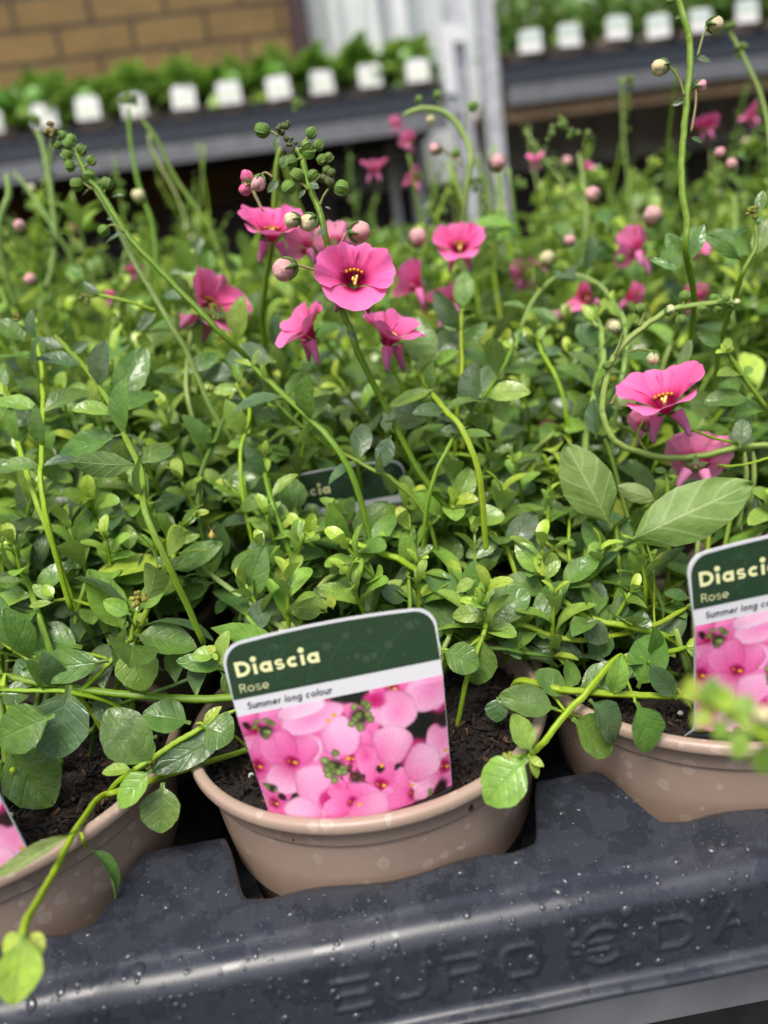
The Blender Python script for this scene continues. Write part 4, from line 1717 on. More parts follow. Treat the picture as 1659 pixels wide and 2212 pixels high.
# the two large leaves that show their pale undersides
hleaf(1345, 1178, 1632, 1040, 118, (.17, .29, .045), .222, -.010, under=True, root=R0, fold=.25, arch=.09, wav=.03)
hleaf(1322, 1142, 1222, 960, 106, (.17, .29, .045), .234, -.004, under=True, root=R0, fold=.30, arch=.08, wav=.03)
hleaf(1421, 1082, 1336, 1052, 40, PALE, .235, under=True, root=R0)
hleaf(1205, 1245, 1118, 1180, 118, GREY, .240, under=True, root=R0)
stems_from('c8', '''
1.2 y -4 1290 95 1080 93 800 72 740 60
1.15 y -6 618 355 690 290 790 165 850 100 900 40
.5 y -2 705 130 778 160
.5 y -4 805 190 780 165
.5 y -4 1092 122 1080 95
''', root=R0)
stems_from('c6', '''
1.75 s 4 1340 60 1120 265 1010 410 890 545 740 640 600 740 490 780
.95 y 2 1310 680 1150 760 980 800 850 815 720 790 600 750
1.1 y -2 692 540 740 620 830 700 930 745 1080 772
.9 y -2 330 240 430 330 520 420 540 445
.8 s 0 100 410 105 500 110 650
.65 y -2 800 280 800 460
.35 y 4 1130 400 1165 520 1170 740
1.2 d 8 1170 490 1000 600 940 640
.95 y 0 1310 850 1230 872 1120 890
1.0 s -2 1130 375 1035 412
.9 s 0 1000 300 1005 392
.8 d 4 740 895 600 880 500 860
.85 y -4 398 655 440 740 430 800
.8 y 0 240 865 340 870 430 810
.8 y 0 500 50 300 20
''')
hcluster(829.5 + 540 / 2, 1458 + 366 / 2, 32, .186, 12, tint=(.30, .33, .06), root=R0)
hcluster(829.5 + 335 / 2, 972 + 192 / 2, 30, None, 9, tint=(.26, .22, .06))
hcluster(829.5 + 398 / 2, 972 + 610 / 2, 26, .218, 8, tint=(.30, .42, .06))
hcluster(829.5 + 672 / 2, 972 + 475 / 2, 24, .222, 7, tint=(.30, .42, .06))

# middle: the shoot left of the second label and its neighbours
leaves_from('c5', '''
1282 285 1228 105 128 M -4
1262 285 1136 248 80 L -6
1385 340 1238 405 56 M -6
1522 385 1665 228 112 M -2
1430 385 1250 395 120 D +8
1142 112 952 185 105 M
862 170 632 272 72 D
1110 545 1110 382 96 D +6
1350 560 1226 432 84 D +6
1402 702 1246 680 92 L -2
1412 702 1362 590 72 L -4
1475 705 1512 556 78 M
1052 805 1188 635 110 G
1440 690 1420 620 40 Y -8
1280 330 1250 270 50 Y -8
1300 600 1180 610 60 D +4
1000 640 920 700 70 D +8
1490 470 1420 520 60 D +6
''')
stems_from('c5', '''
1.2 y -4 1270 292 1400 352 1659 452 1740 480
1.1 d 4 0 245 180 320 340 420 480 480
1.2 s 0 0 350 60 490 130 590 170 730
1.0 s 2 75 0 110 100 160 240 170 310
.95 s 4 690 0 860 110 1000 210 1170 310 1300 380
1.0 p 6 1610 380 1460 520 1380 590
.7 y 4 1280 420 1110 570
.85 y 0 1135 20 1180 230
.7 y 0 230 650 330 652
1.0 p 2 360 0 345 130 300 300
.8 y 2 840 490 575 312 480 292
1.1 p 2 840 490 1090 680 1180 740
''')
# c3 and c4: the canopy behind
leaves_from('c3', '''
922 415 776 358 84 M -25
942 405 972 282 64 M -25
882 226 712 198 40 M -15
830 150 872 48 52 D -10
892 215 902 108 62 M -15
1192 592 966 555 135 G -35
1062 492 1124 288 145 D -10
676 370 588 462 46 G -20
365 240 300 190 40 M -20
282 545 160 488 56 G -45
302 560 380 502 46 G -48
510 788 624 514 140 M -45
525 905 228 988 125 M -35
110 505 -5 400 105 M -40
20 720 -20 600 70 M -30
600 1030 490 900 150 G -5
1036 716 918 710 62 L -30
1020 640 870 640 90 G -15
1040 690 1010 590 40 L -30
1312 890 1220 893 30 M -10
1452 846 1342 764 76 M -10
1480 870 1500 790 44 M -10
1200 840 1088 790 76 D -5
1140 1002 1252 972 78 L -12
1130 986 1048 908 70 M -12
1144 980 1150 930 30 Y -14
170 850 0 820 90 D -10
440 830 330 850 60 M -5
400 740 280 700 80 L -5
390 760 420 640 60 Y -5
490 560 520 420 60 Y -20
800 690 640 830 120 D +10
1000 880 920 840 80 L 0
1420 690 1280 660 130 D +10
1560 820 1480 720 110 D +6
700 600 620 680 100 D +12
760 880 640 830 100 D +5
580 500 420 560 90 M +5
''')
stems_from('c3', '''
1.1 s -45 240 482 300 545 400 660 500 820 560 960 610 1080 630 1250
.9 y -40 130 440 165 560 182 720 182 1000 178 1090
1.0 y -30 20 730 60 880 110 1060 140 1150
1.0 p -20 822 140 825 400 808 545 800 700
.75 s -25 890 215 930 300 1010 470 1060 560
1.1 d -10 985 795 930 930 865 1085
.8 y -20 1030 700 1080 810 1040 970
.8 s -25 1210 785 1290 860 1400 940 1610 1055 1700 1100
.9 s -12 1145 1000 1150 1090 1180 1200
1.2 s -40 1090 610 1230 745 1400 900
.8 s -5 1380 700 1300 800 1230 900
''')
hcluster(600 / 2 + 290, 486 + 752 / 2, 38, .262, 11, 'd')
hcluster(37, 486 + 412 / 2, 24, .245, 5, tint=(.26, .22, .05))
hcluster(463, 486 + 408 / 2, 20, .243, 8, tint=(.20, .24, .05))
hcluster(540, 486 + 672 / 2, 26, .255, 9, 'd')
hcluster(572, 486 + 985 / 2, 16, .252, 6, tint=(.30, .42, .06))
leaves_from('c4', '''
192 642 128 388 142 M -45
230 706 18 768 60 L -45
205 852 -10 790 145 D -25
338 862 185 772 54 G -40
368 872 240 890 46 G -40
312 802 522 578 112 G -25
340 372 348 192 90 M -30
366 400 252 432 84 M -25
206 590 322 450 110 G -10
612 590 650 540 40 D -20
120 640 60 600 60 L -45
150 650 180 560 50 L -47
1300 180 1345 -10 90 M -60
1590 140 1400 30 100 M -50
''')
stems_from('c4', '''
1.15 y -45 150 640 200 720 262 805 330 880
.9 s -35 558 525 520 610 450 720 340 866 280 960
.8 y -30 335 372 332 460 336 645
1.0 p -20 590 445 640 332 720 242 800 216 880 236 960 292
1.1 p -25 975 338 1025 392 1046 480 1040 600
.9 y -15 660 500 700 580 745 660
1.3 p -30 920 400 940 500 940 620 900 760
.9 s -10 170 920 280 1070
''')
# bud stalk at the upper left
SA = .245
hstem([(163, 322, SA), (190, 380, SA), (217, 415, SA), (255, 474, SA), (293, 527, SA), (352, 591, SA), (410, 650, SA), (457, 699, SA), (500, 741, SA + .003), (560, 800, .26), (640, 890, .28)], None, .00115, STEM, (-1, 1))
hstem([(202, 404, .262), (240, 468, .262), (278, 550, .262), (322, 626, .262), (366, 702, .262), (404, 764, .265), (455, 880, .27), (505, 966, .275)], None, .00115, STEMP, (-1, 1))
hstem([(193, 642, .262), (222, 639, .262), (278, 652, .262), (337, 671, .264)], None, .0007, STEMY, (-1, 1), sink=False)
buds_from('z2', '''
505 325 74 g 545 370
525 288 70 g 540 330
597 367 88 g 570 410
495 410 88 g 545 440
515 482 84 g 570 480
673 447 72 g 620 500
660 560 92 g 640 560
568 618 86 g 680 660 620 615
783 617 94 g 770 680
765 962 92 g 915 970 860 930 810 925
430 330 74 g 480 360
460 265 70 g 480 320
''', SA)
hcluster(115, 288, 34, SA, 12, tint=(.20, .17, .05))
hcluster(110, 272, 22, SA, 8, tint=(.30, .20, .07))
hcluster(124, 306, 26, SA, 8, 'd')
hcluster(182, 646, 28, .262, 9, tint=(.24, .24, .07))
leaves_from('z2', '''
820 718 918 698 26 G n
690 640 602 692 34 G n
922 966 768 1046 40 G n
862 890 786 876 40 G
560 500 486 530 60 M
690 610 740 580 50 M
''', SA)
leaves_from('z2', '732 1442 606 1330 60 G\n1162 1562 1006 1705 70 G', .26)

leaves_from('d', '735 1140 762 1072 34 M\n690 1128 662 1088 38 G\n798 1128 838 1082 42 M\n612 1112 588 1056 36 D\n770 1110 720 1080 30 M', .262)
def shoot(x, y, dep):
    """A young upright shoot: opposite pairs of spoon-shaped leaves, tight and lime green at the tip."""
    tip = at(x, y, dep)
    t = nrm(UPV + npr_(rng, .30) - AW * .25)
    L = rng.uniform(.020, .036)
    big = rng.uniform(.95, 1.7)
    b = MB()
    P = spline([tip - t * L * 1.6 + AW * .010, tip - t * L * .6 + npr_(rng, .0008), tip], 6)
    b.tube(P[::-1], np.linspace(.0005, .00085, len(P)), jit(STEMY), 7)
    u = nrm(np.cross(t, (.2, .9, .1)))
    v = np.cross(t, u)
    a0 = rng.random() * 3
    n = 5
    for k in range(n):
        f = k / (n - 1.)
        pos = tip - t * L * (1 - f) ** 1.1
        size = (.0150 - .0088 * f) * big * rng.uniform(.8, 1.2)
        a0 += 1.5708 + rng.uniform(-.15, .15)
        col = [MIDG, MIDG, LIGHT, LIGHT, YOUNG][k]
        if rng.random() < .3 and k < 2: col = GREY
        for sg in (0, math.pi):
            o = u * math.cos(a0 + sg) + v * math.sin(a0 + sg)
            ax = nrm(o * (1.05 - .6 * f) + t * (.30 + .75 * f) + npr_(rng, .10))
            T = pos + ax * size
            X, Y, D_ = proj(T)
            if (465 < X < 1015 and Y > 1285) or (X > 1465 and Y > 1140) or (600 < X < 850 and 990 < Y < 1065) or Y > 1440 or D_ > pot_depth(X, Y) - .002: continue
            add_leaf(b, pos, T, nrm(t * .9 - o * .2 + npr_(rng, .12)), size * rng.uniform(.44, .54), jit(col), 11, 7, rng.uniform(.15, .4), .10, rng.uniform(.05, .3), .012, 'spoon')
    for q in range(3):
        o = nrm(t + npr_(rng, .5))
        add_leaf(b, tip, tip + o * .0032, nrm(t + npr_(rng, .4)), .0016, jit(YOUNG), 6, 5, .3, .1, 0, 0, 'spoon')
    b.build('foliage', M['leaf'], owner(tip))


done = []
for k in range(900):
    x, y = rng.uniform(-20, 1680), rng.uniform(690, 1400)
    if min([math.hypot(x - p, (y - q) * 1.2) for p, q in done] or [999]) < 84: continue
    if (450 < x < 1030 and y > 1270) or (x > 1440 and y > 1110) or (560 < x < 880 and 960 < y < 1090) or y > np.interp(x, [0, 300, 460, 1000, 1440], [1180, 1180, 1290, 1330, 1330]): continue
    if 1200 < x < 1640 and 930 < y < 1190: continue          # the pale leaves and the curled stem stay clear
    if x > 1290 and y < 1010: continue
    if abs(x - 440) < 75 and 1120 < y < 1260: continue       # the leaf that carries the aphid
    done.append((x, y))
    shoot(x, y, d0(y) - (rng.uniform(.006, .016) if y > 900 else rng.uniform(.0, .012)))
    if len(done) > 150: break

# the flowering stem in the middle
SM = .218
hstem([(640, 318, SM), (655, 347, SM), (668, 399, SM), (686, 446, SM), (697, 493, SM), (710, 550, SM + .002), (736, 670, SM + .004), (757, 720, SM + .006), (775, 774, SM + .008), (830, 880, .236), (860, 938, .24), (900, 1012, .243), (945, 1074, .246), (985, 1120, .25)], None, .00118, STEM, (0, 1))
buds_from('z1', '''
310 145 115 g 440 195 400 165
718 170 100 g 640 260
675 280 96 g 610 310
695 342 96 g 630 340
780 272 96 g 740 330
862 375 90 g 800 420
805 390 84 g 780 430
555 402 112 g 640 380
735 530 100 g 700 560
525 625 118 g 695 642 640 592 590 575
965 630 122 g 785 775 820 690 880 615
845 475 76 g 860 520
885 500 70 d 860 530
870 572 90 d 850 540
812 545 76 d 850 540
600 520 110 g 650 560
555 892 130 c 610 880
690 915 150 c 770 950 720 890
490 1305 200 p 770 1318 680 1285 590 1268
1122 990 180 p 932 1168 965 1080 1025 985
280 590 130 p 400 540 340 500 300 520
185 540 120 k 210 590
170 640 110 k 210 600
''', SM - .001)
hcluster(614, 283, 40, SM, 11, 'd')
hcluster(628, 312, 26, SM, 6, 'd')
hstem([(538, 400, .25), (550, 420, .25), (568, 455, .25)], None, .0005, (.34, .30, .14), (0, 2), sink=False)
hstem([(606, 318, .255), (600, 350, .255), (594, 440, .258), (590, 520, .262), (570, 640, .275)], None, .0012, STEM, (0, 2))
leaves_from('z1', '''
440 200 410 290 60 G
450 560 352 658 70 G
690 580 780 628 60 G
670 640 600 712 40 G n
770 975 830 1010 90 G
1000 1810 1110 1890 80 G
510 350 470 460 80 M
830 780 880 800 18 G n
''', SM - .002)
leaves_from('c3', '''
1660 850 1700 800 60 G
''', .236)
hleaf(832, 935, 838, 895, 26, GREY, .236)
hleaf(845, 940, 822, 1010, 44, GREY, .238)
# flowers round it
hflower(766, 596, 176, (.05, .42, 1), (.02, 1, .1), .211, 0., 1., (0, 1))
hflower(586, 485, 138, (-.05, 1., .75), (0, .3, -1), .252, 0., 1., (0, 1), None, .35)
hflower(648, 702, 150, (-.62, .62, .42), (.75, .65, -.1), .232, .08, 1., (0, 1), None, .12)
hflower(850, 708, 160, (.30, .85, .42), (-.7, .5, -.3), .238, .05, 1., (0, 1), None, .16)
hflower(466, 655, 168, (.70, .45, .55), (.1, 1, -.2), .285, .04, 1., (-1, 1), None, .25)
hflower(726, 525, 112, (.1, .3, -1), (0, 1, 0), .262, .6, .9, (0, 2))
hflower(656, 530, 110, (-.8, .4, -.3), (.3, 1, 0), .268, .4, .8, (0, 2))
hflower(992, 526, 114, (-.05, .75, 1), (0, 1, -.5), .315, 0., 1., (1, 2), None, .3)
hflower(958, 640, 118, (-.4, 1., .1), (.2, .2, -1), .33, .05, .85, (1, 2))
hflower(890, 610, 118, (-.8, .6, -.2), (.5, .8, 0), .33, .0, .8, (0, 2))
hflower(1138, 592, 86, (.2, .5, -1), (0, 1, 0), .40, .25, .9, (1, 3))
hflower(1262, 642, 92, (-.5, .1, .5), (.1, 1, 0), .33, .3, .6, (1, 2))
hflower(1368, 535, 112, (-.6, .3, -.5), (.2, 1, 0), .34, .2, .9, (2, 2))
hflower(1368, 645, 84, (.9, .2, .1), (.1, 1, 0), .37, 0., .85, (2, 2), (.60, .03, .16))
hflower(1430, 850, 180, (-.22, .88, .62), (-.05, .6, -.85), .226, .05, 1., (1, 1), None, .36)
hflower(1506, 990, 150, (.1, .5, -.9), (.05, 1, .3), .240, .35, .9, (1, 1))
hflower(1393, 915, 84, (-.1, .6, -.8), (0, 1, 0), .246, .4, .8, (1, 1))
for x, y, w_, dp, tn, hu in ((882, 302, 44, .45, .3, None), (808, 357, 56, .44, .1, None), (890, 385, 54, .42, .05, None), (853, 268, 34, .50, .3, None), (1525, 270, 52, .45, 0., (.55, .02, .14)), (1620, 246, 50, .48, .1, None), (1156, 342, 40, .42, .2, None),
                             (240, 640, 40, .42, .1, None), (285, 585, 40, .45, .2, None), (162, 486, 26, .5, .1, None), (386, 700, 50, .36, 0., None), (1510, 535, 50, .36, .3, None), (1500, 640, 60, .42, .05, None), (1268, 318 + 40, 30, .5, .2, None)):
    hflower(x, y, w_ * 1.2, (rng.uniform(-.7, .7), .6, rng.uniform(-.6, .8)), (0, 1, 0), dp, tn, .85, None, hu)
buds_from('d', '''
1075 352 34 p
902 512 40 p
1190 932 56 k 1330 962 1290 955 1240 930
1410 466 42 p
1280 420 34 p
1340 560 20 g
1230 520 26 p
1182 558 34 c
1325 707 34 c
1580 355 26 p
1555 330 24 p
43 488 28 p
66 604 26 p
300 424 30 c
1200 684 30 p
''', .33)
buds_from('d', '''
940 322 26 p 1000 360 960 325
1022 230 22 g 1005 280 1008 245
945 205 20 g 950 238
905 215 18 g 912 240
985 330 20 g 1000 345
930 258 20 c 930 240
''', .33)
hstem([(870, 250, .33), (914, 235, .33), (955, 242, .33), (989, 270, .33), (1014, 320, .33), (1017, 360, .33), (1007, 435, .335)], None, .0015, STEMP, (1, 2))
# the stem that curls round on the right
SN = .236
hstem([(1591, 654, SN), (1556, 654, SN), (1518, 659, SN), (1468, 667, SN), (1443, 674, SN), (1418, 689, SN), (1393, 707, SN), (1360, 735, SN), (1330, 775, SN), (1317, 808, SN), (1307, 858, SN), (1310, 900, SN), (1325, 943, SN), (1350, 966, SN), (1405, 983, SN), (1456, 991, SN), (1518, 986, SN), (1594, 968, SN), (1660, 964, SN), (1740, 975, .24)], None, .00118, STEMP, (1, 1))
buds_from('z3', '''
945 178 84 g 930 270
555 292 88 g 550 440 585 360
345 450 110 c 340 690 380 590 400 500
815 302 90 c 790 320
1085 292 96 g 1050 280
910 388 84 g 870 330
1195 198 66 g 1180 240
1225 292 80 g 1190 270
1305 200 66 g 1290 240
1385 235 66 c 1340 250
1350 268 60 g 1310 260
1245 230 50 g 1220 250
1320 240 50 g 1300 250
668 715 110 c 455 660 560 640 680 660
275 775 80 g 330 740
''', SN - .001)
hstem([(1455, 893, .228), (1481, 923, .230), (1531, 943, .233), (1594, 958, SN)], None, .0005, STEMY, (1, 1), sink=False)
hstem([(1385, 815, .240), (1342, 835, .239), (1320, 874, SN)], None, .0005, (.28, .22, .06), (1, 1), sink=False)
hstem([(1392, 905, .244), (1378, 940, .242), (1397, 974, .238)], None, .00045, STEMY, (1, 1), sink=False)
hstem([(1513, 996, .24), (1580, 1007, .238), (1660, 990, .236), (1760, 960, .236)], None, .00045, STEMY, (1, 1), sink=False)
leaves_from('z3', '''
1418 1482 1448 1228 150 G -4
380 1470 330 1550 50 G
300 1125 420 1150 40 M
892 855 996 550 95 P +10
1276 625 1052 478 115 M +6
185 1405 150 1065 155 G +8
185 640 30 400 190 D +40
1340 1170 1150 1080 40 M +8
1300 660 1260 590 50 Y
350 1150 600 900 230 P +26
1180 1230 1000 1000 210 P +30
1560 1420 1330 1400 240 G +24
800 1690 680 1680 60 M +2
800 1690 866 1690 60 M +2
''', SN)
hleaf(1622, 862, 1522, 862, 56, MIDG, .236, n=(0, .6, .7), root=(1, 1))
stems_from('z3', '''
.95 s 2 1310 660 1450 880 1620 1120 1680 1200
1.4 p 40 160 390 230 600 200 850 150 1060
.8 y 4 780 1700 800 1900
1.0 p 12 1460 1520 1465 1780
1.0 p 16 1540 1520 1535 1780
''', SN)
# the tall stem at the right
SO = .232
hstem([(1462, -30, SO), (1468, 0, SO), (1478, 40, SO), (1489, 80, SO), (1494, 126, SO), (1489, 188, SO), (1481, 268, SO), (1476, 349, SO), (1476, 416, SO), (1486, 483, SO), (1484, 540, SO + .002), (1500, 640, .25)], None, .00125, STEM, (1, 1))
buds_from('z5', '''
1130 200 130 c 985 455 1030 290 1075 190
682 545 130 c 882 775 835 630 745 520
1010 690 96 p 935 1060 970 850 975 690
765 5 60 g 840 -10
''', SO - .001)
leaves_from('z5', '''
962 462 1098 492 50 G
942 785 776 845 50 G
920 1105 1036 1142 44 G
866 132 803 152 36 G
852 2062 738 1875 120 M +4
925 2110 1035 1795 112 M +2
1345 2105 1025 1880 104 M +6
862 2190 606 2060 74 M +6
1455 1795 1538 1722 46 M
1475 1725 1512 1525 84 M +4
1412 1830 1236 1905 44 D +2
1435 2090 1570 1740 140 P +10
''', SO)
hstem([(1632, 484, SO), (1629, 537, SO), (1604, 586, SO), (1585, 640, .238)], None, .0009, STEM, (2, 1))
hcluster(1623, 460, 32, SO, 10, tint=(.26, .27, .04))
# blurred stalks further back
for pts, dp, r in (([(78, 280), (92, 310), (108, 392), (117, 470), (118, 510), (111, 580), (88, 660)], .40, .0016), ([(30, 370), (73, 428), (114, 490)], .41, .0011), ([(160, 410), (126, 470)], .41, .001), ([(278, 230), (281, 300), (293, 370), (311, 433), (331, 494), (340, 600)], .38, .0013), ([(305, 255), (346, 312), (375, 377), (410, 430), (454, 494), (480, 560)], .40, .0014),
                   ([(15, 374), (17, 421), (0, 474)], .36, .0018), ([(0, 620), (18, 673), (40, 740)], .32, .0015), ([(410, 500), (380, 420), (330, 330), (322, 300)], .43, .0011), ([(1570, 60), (1610, 130), (1650, 230), (1665, 330)], .34, .001), ([(1585, 420), (1588, 480), (1580, 560)], .42, .0016), ([(1250, 330), (1262, 400), (1265, 490)], .40, .0016), ([(1020, 340), (1050, 400), (1060, 520)], .44, .0013)):
    hstem([(x, y, dp) for x, y in pts], None, r, [STEMP, STEM][rng.randrange(2)], None)
for x, y, dp, n in ((78, 262, .40, 10), (280, 222, .38, 10), (1190, 290, .36, 8), (1215, 270, .36, 8), (1235, 292, .36, 8), (1265, 300, .36, 6), (640, 226, .45, 8), (1350, 180, .42, 8), (900, 380, .42, 6), (975, 400, .40, 7), (1030, 400, .40, 8), (1570, 62, .34, 6), (1600, 110, .34, 6), (1120, 400, .42, 7)):
    hcluster(x, y, 34, dp, n, tint=(.17, .27, .06))
# the out of focus shoot close to the lens at the lower right
hstem([(1500, 1505, .108), (1545, 1530, .108), (1600, 1560, .107), (1680, 1610, .106), (1800, 1700, .115), (2000, 1800, .16)], None, .0008, STEMY, R0)
for k, (x, y, tx, ty, wd, c) in enumerate(((1510, 1512, 1470, 1480, 34, YOUNG), (1530, 1525, 1545, 1462, 44, LIGHT), (1540, 1530, 1500, 1570, 40, YOUNG), (1560, 1545, 1570, 1480, 44, YOUNG), (1570, 1550, 1545, 1600, 38, LIGHT), (1600, 1562, 1615, 1500, 50, LIGHT), (1610, 1570, 1590, 1640, 44, LIGHT), (1640, 1590, 1665, 1530, 46, YOUNG), (1650, 1600, 1650, 1680, 50, LIGHT), (1500, 1508, 1490, 1460, 26, YOUNG))):
    hleaf(x, y, tx, ty, wd, c, .106 + .001 * (k % 3), root=R0)
hcluster(1500, 1500, 34, .107, 8, tint=(.34, .46, .07), root=R0)
hcluster(1580, 1545, 30, .107, 8, tint=(.34, .44, .10), root=R0)
hbud(1648, 1545, 44, 'c', .106, [(1630, 1590)], None, R0)

# a tiny aphid on a leaf tip
ap = at(457, 1157, .2285)
b = MB()
sz = .00085
b.ball(ap, sz, (.60, .46, .10), 12, 8, AU, 1.35, (.45, .30, .05), 4)
b.ball(ap + AU * sz * 1.5, sz * .5, (.62, .46, .12), 8, 6)
for s_ in (-1, 1):
    b.tube(spline([ap + AU * sz * 1.8, ap + AU * sz * 2.8 + AR * sz * .8 * s_, ap + AU * sz * 3.6 + AR * sz * 1.2 * s_], 4), sz * .09, (.35, .22, .06), 4)
    for q in (-.6, 0, .7):
        b.tube(spline([ap + AU * sz * q + AR * sz * .7 * s_, ap + AU * sz * q + AR * sz * 1.6 * s_ - AW * sz * .2, ap + AU * sz * (q - .4) + AR * sz * 2. * s_ + AW * sz * .8], 4), sz * .09, (.35, .22, .06), 4)
tag(b.build('aphid', M['bud'], None, True, origin=ap), 'tiny yellow aphid sitting on the tip of a diascia leaf', 'insect')
#HERO_END

#BACK_BEGIN
YB = 1.6                                                    # distance of the shelves behind
pot_groups = 'seedlings in small pots on the shelves behind'


def zt(x, slope0, k): return slope0 + k * x


def shelf_trolley(x0, x1, ztop, ply, label, post_xs, y0=YB):
    root = empty('plant_trolley', ((x0 + x1) / 2, y0 + .25, 0))
    tag(root, label, 'trolley')
    z = ZR + ztop
    b = MB()
    b.box(x0, x1, y0 + .005, y0 + .50, z - .046, z - .036)
    o = b.build('shelf', M['ply'] if ply else M['dark'], root, False)
    b = MB()
    b.box(x0, x1, y0 - .004, y0 + .003, z - .082, z - .044)
    b.box(x0, x1, y0 - .010, y0 - .0045, z - .082, z - .078)
    b.box(x0, x1, y0 + .503, y0 + .508, z - .082, z - .044)
    b.build('shelf_edge', M['galv_dark'], root, False)
    if ply:
        b = MB()
        b.box(x0, x1, y0 + .012, y0 + .030, z - .112, z - .0835)
        b.build('plywood_lip', M['ply'], root, False)
    b = MB()
    b.box(x0, x1, y0 + .01, y0 + .50, ZR - .30, ZR - .28)
    b.build('lower_shelf', M['dark'], root, False)
    for px, py in post_xs:
        b = MB()
        b.box(px - .018, px - .0145, py - .016, py + .016, .02, ZR + 1.2)
        b.box(px + .0145, px + .018, py - .016, py + .016, .02, ZR + 1.2)
        b.box(px - .0143, px + .0143, py - .005, py + .0155, .02, ZR + 1.2)
        for k in range(60):
            zz = .06 + k * .035
            if zz > ZR + 1.15: break
            b.box(px - .007, px + .007, py - .0062, py - .0052, zz, zz + .014, (.1, .1, .1))
        b.build('post', M['post'], root, False)
    return root


shelf_trolley(-1.45, .368, .525, False, 'left trolley behind, shelf of leafy seedlings before the brick wall', ((.401, YB - .0), (-1.47, YB), (-1.47, YB + .5)))
shelf_trolley(.505, 2.10, .553, True, 'right trolley behind, plywood shelf of paler seedlings', ((.468, YB - .0), (2.12, YB), (2.12, YB + .5), (.468, YB + .5)))
b = MB()
b.box(.358, .383, YB - .05, YB - .03, ZR + .50, ZR + .63)
b.box(.358, .418, YB - .03, YB - .022, ZR + .60, ZR + .63)
b.box(.360, .392, YB - .034, YB - .022, ZR + .47, ZR + .51)
tag(b.build('post_bracket', M['whitebar'], None, False, origin=(.37, YB - .04, ZR + .56)), 'white bracket clipped to the left one of two trolley posts', 'bracket')

protos = {}


def seedling_parts(kind, seed):
    """Three meshes: pot, foliage; shared between copies."""
    key = (kind, seed)
    if key in protos: return protos[key]
    r = random.Random(seed * 7 + 1)
    fake = None
    pb = MB()
    pb.lathe([(.001, -.07), (.036, -.07), (.046, -.018), (.0475, -.017), (.0485, 0), (.050, .001), (.050, .006), (.047, .006), (.046, -.01), (.001, -.011)], 28)
    me = []
    o = pb.build('pot', M['pot'], None); me.append(('pot', o.data)); bpy.data.objects.remove(o)
    lb = MB()
    n = 130 if kind == 'l' else 170
    for k in range(n):
        az, el = r.uniform(0, 6.283), r.uniform(.05, 1.5)
        d = np.array([math.cos(az) * math.cos(el), math.sin(az) * math.cos(el), math.sin(el)])
        base = d * r.uniform(.008, .055) * (.9, .9, 1.25) + (0, 0, .004)
        if base[1] < -.03: base[1] = -.03
        size = r.uniform(.026, .046) if kind == 'l' else r.uniform(.016, .030)
        q = r.random()
        col = (.10, .29, .04) if q < .25 else ((.22, .46, .06) if q < .65 else (.42, .62, .14))
        if kind == 'r': col = tuple(.55 * c + .45 * x for c, x in zip(col, (.16, .27, .14)))
        h = .8 if kind == 'l' else 1.15
        T = base + nrm(d + np.array([0, 0, -.1]) + npr_(r, .25)) * size
        T = T * (1, 1, h)
        if T[1] < -.036: T[1] = -.036
        add_leaf(lb, base * (1, 1, h), T, nrm(d * .3 + np.array([0, 0, 1]) + npr_(r, .4)), size * .62, jit(col), 6, 3, .2, .12, .3)
    o = lb.build('foliage', M['leaf_far'], None); me.append(('foliage', o.data)); bpy.data.objects.remove(o)
    protos[key] = me
    return me


card_meshes = {}


def seed_label(kind, loc, label, k):
    root = empty('plant_label', loc)
    tag(root, label, 'plant label', 'white plant labels on the shelves behind')
    if kind not in card_meshes:
        b = MB()
        hw, hh = .0245, .043
        out = [(-hw, -.002), (hw, -.002), (hw, hh - .006), (hw - .006, hh), (-hw + .006, hh), (-hw, hh - .006)]
        n = len(out)
        b.add([(x, 0, z) for x, z in out] + [(x, .0012, z) for x, z in out], [tuple(range(n)), tuple(range(2 * n - 1, n - 1, -1))] + [(i, n + i, n + (i + 1) % n, (i + 1) % n) for i in range(n)], (.80, .80, .78))
        o = b.build('card', M['plain'], None, False)
        b = MB()
        if kind == 'l':
            b.add([(-.019, -.0004, .004), (.019, -.0004, .004), (.019, -.0004, .026), (-.019, -.0004, .026)], [(0, 1, 2, 3)], (.72, .76, .62))
        else:
            b.add([(-.0242, -.0004, .018), (.0242, -.0004, .018), (.0242, -.0004, .022), (-.0242, -.0004, .022)], [(0, 1, 2, 3)], (.30, .42, .18))
            b.add([(-.0225, -.0004, .025), (.0225, -.0004, .025), (.0225, -.0004, .038), (-.0225, -.0004, .038)], [(0, 1, 2, 3)], (.55, .66, .62))
        o2 = b.build('print', M['print'], None, False)
        card_meshes[kind] = (o.data, o2.data)
        bpy.data.objects.remove(o); bpy.data.objects.remove(o2)
    for nm, me in zip(('card', 'print'), card_meshes[kind]):
        q = bpy.data.objects.new(nm, me)
        scene.collection.objects.link(q)
        q.parent = root
    root.rotation_euler = (-.14, rng.uniform(-.08, .08), rng.uniform(-.1, .1))


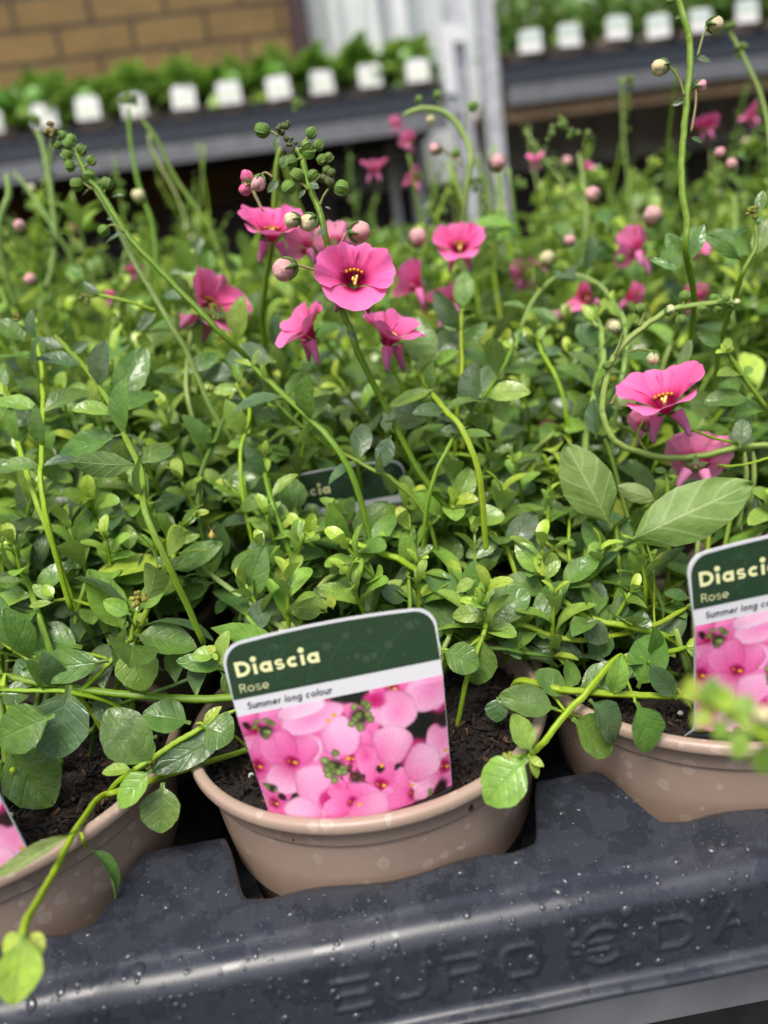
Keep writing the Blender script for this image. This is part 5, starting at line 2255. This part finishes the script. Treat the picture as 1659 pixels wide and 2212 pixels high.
def shelf_row(kind, xs_, ztop, side):
    for row in range(2):
        for i, x in enumerate(xs_):
            z = ZR + ztop + .022
            y = YB + .052 + row * .105
            root = empty('potted_seedling', (x, y, z))
            wh = ('front' if row == 0 else 'back')
            tag(root, 'leafy %s seedling, %s pot from the left, %s row of the %s shelf' % ('bright green' if kind == 'l' else 'pale green', ['first', 'second', 'third', 'fourth', 'fifth', 'sixth', 'seventh', 'eighth', 'ninth', 'tenth', 'eleventh', 'twelfth', 'thirteenth', 'fourteenth', 'fifteenth'][i], wh, side), 'potted plant', pot_groups)
            for nm, me in seedling_parts(kind, rng.randrange(5)):
                q = bpy.data.objects.new(nm, me)
                scene.collection.objects.link(q)
                q.parent = root
                if nm == 'foliage':
                    q.rotation_euler = (0, 0, rng.uniform(-.25, .25))
                    f = rng.uniform(1.2, 1.5)
                    q.scale = (f, f, f * (1 if kind == 'l' else 1.1))
            if row == 0:
                seed_label(kind, (x + rng.uniform(-.008, .008), y - .060, z - .003 + rng.uniform(-.002, .006)), 'white label in the %s seedling pot from the left, front of %s shelf' % (['first', 'second', 'third', 'fourth', 'fifth', 'sixth', 'seventh', 'eighth', 'ninth', 'tenth', 'eleventh', 'twelfth', 'thirteenth', 'fourteenth', 'fifteenth'][i], side), i)
    b = MB()
    x0, x1 = xs_[0] - .06, xs_[-1] + .06
    z = ZR + ztop
    b.box(x0, x1, YB + .002, YB + .26, z - .034, z - .030)
    b.box(x0, x1, YB - .004, YB + .002, z - .040, z)
    b.box(x0, x1, YB - .009, YB - .0045, z - .004, z + .0)
    for x in xs_:
        b.box(x + .047, x + .061, YB + .0025, YB + .03, z - .030, z + .012)
    o = b.build('plant_tray', M['tray'], None, False, origin=((x0 + x1) / 2, YB + .12, z - .03))
    tag(o, 'black tray on the %s shelf behind, full of labelled seedlings' % side, 'tray')


XL = [-.197 + .1 * k for k in range(-9, 6)]
XR = [.555 + .1 * k for k in range(0, 15)]
shelf_row('l', XL, .525, 'left')
shelf_row('r', XR, .553, 'right')
#BACK_END

for o in scene.objects:                                      # drop the builder's bookkeeping
    if '_loc' in o.keys(): del o['_loc']
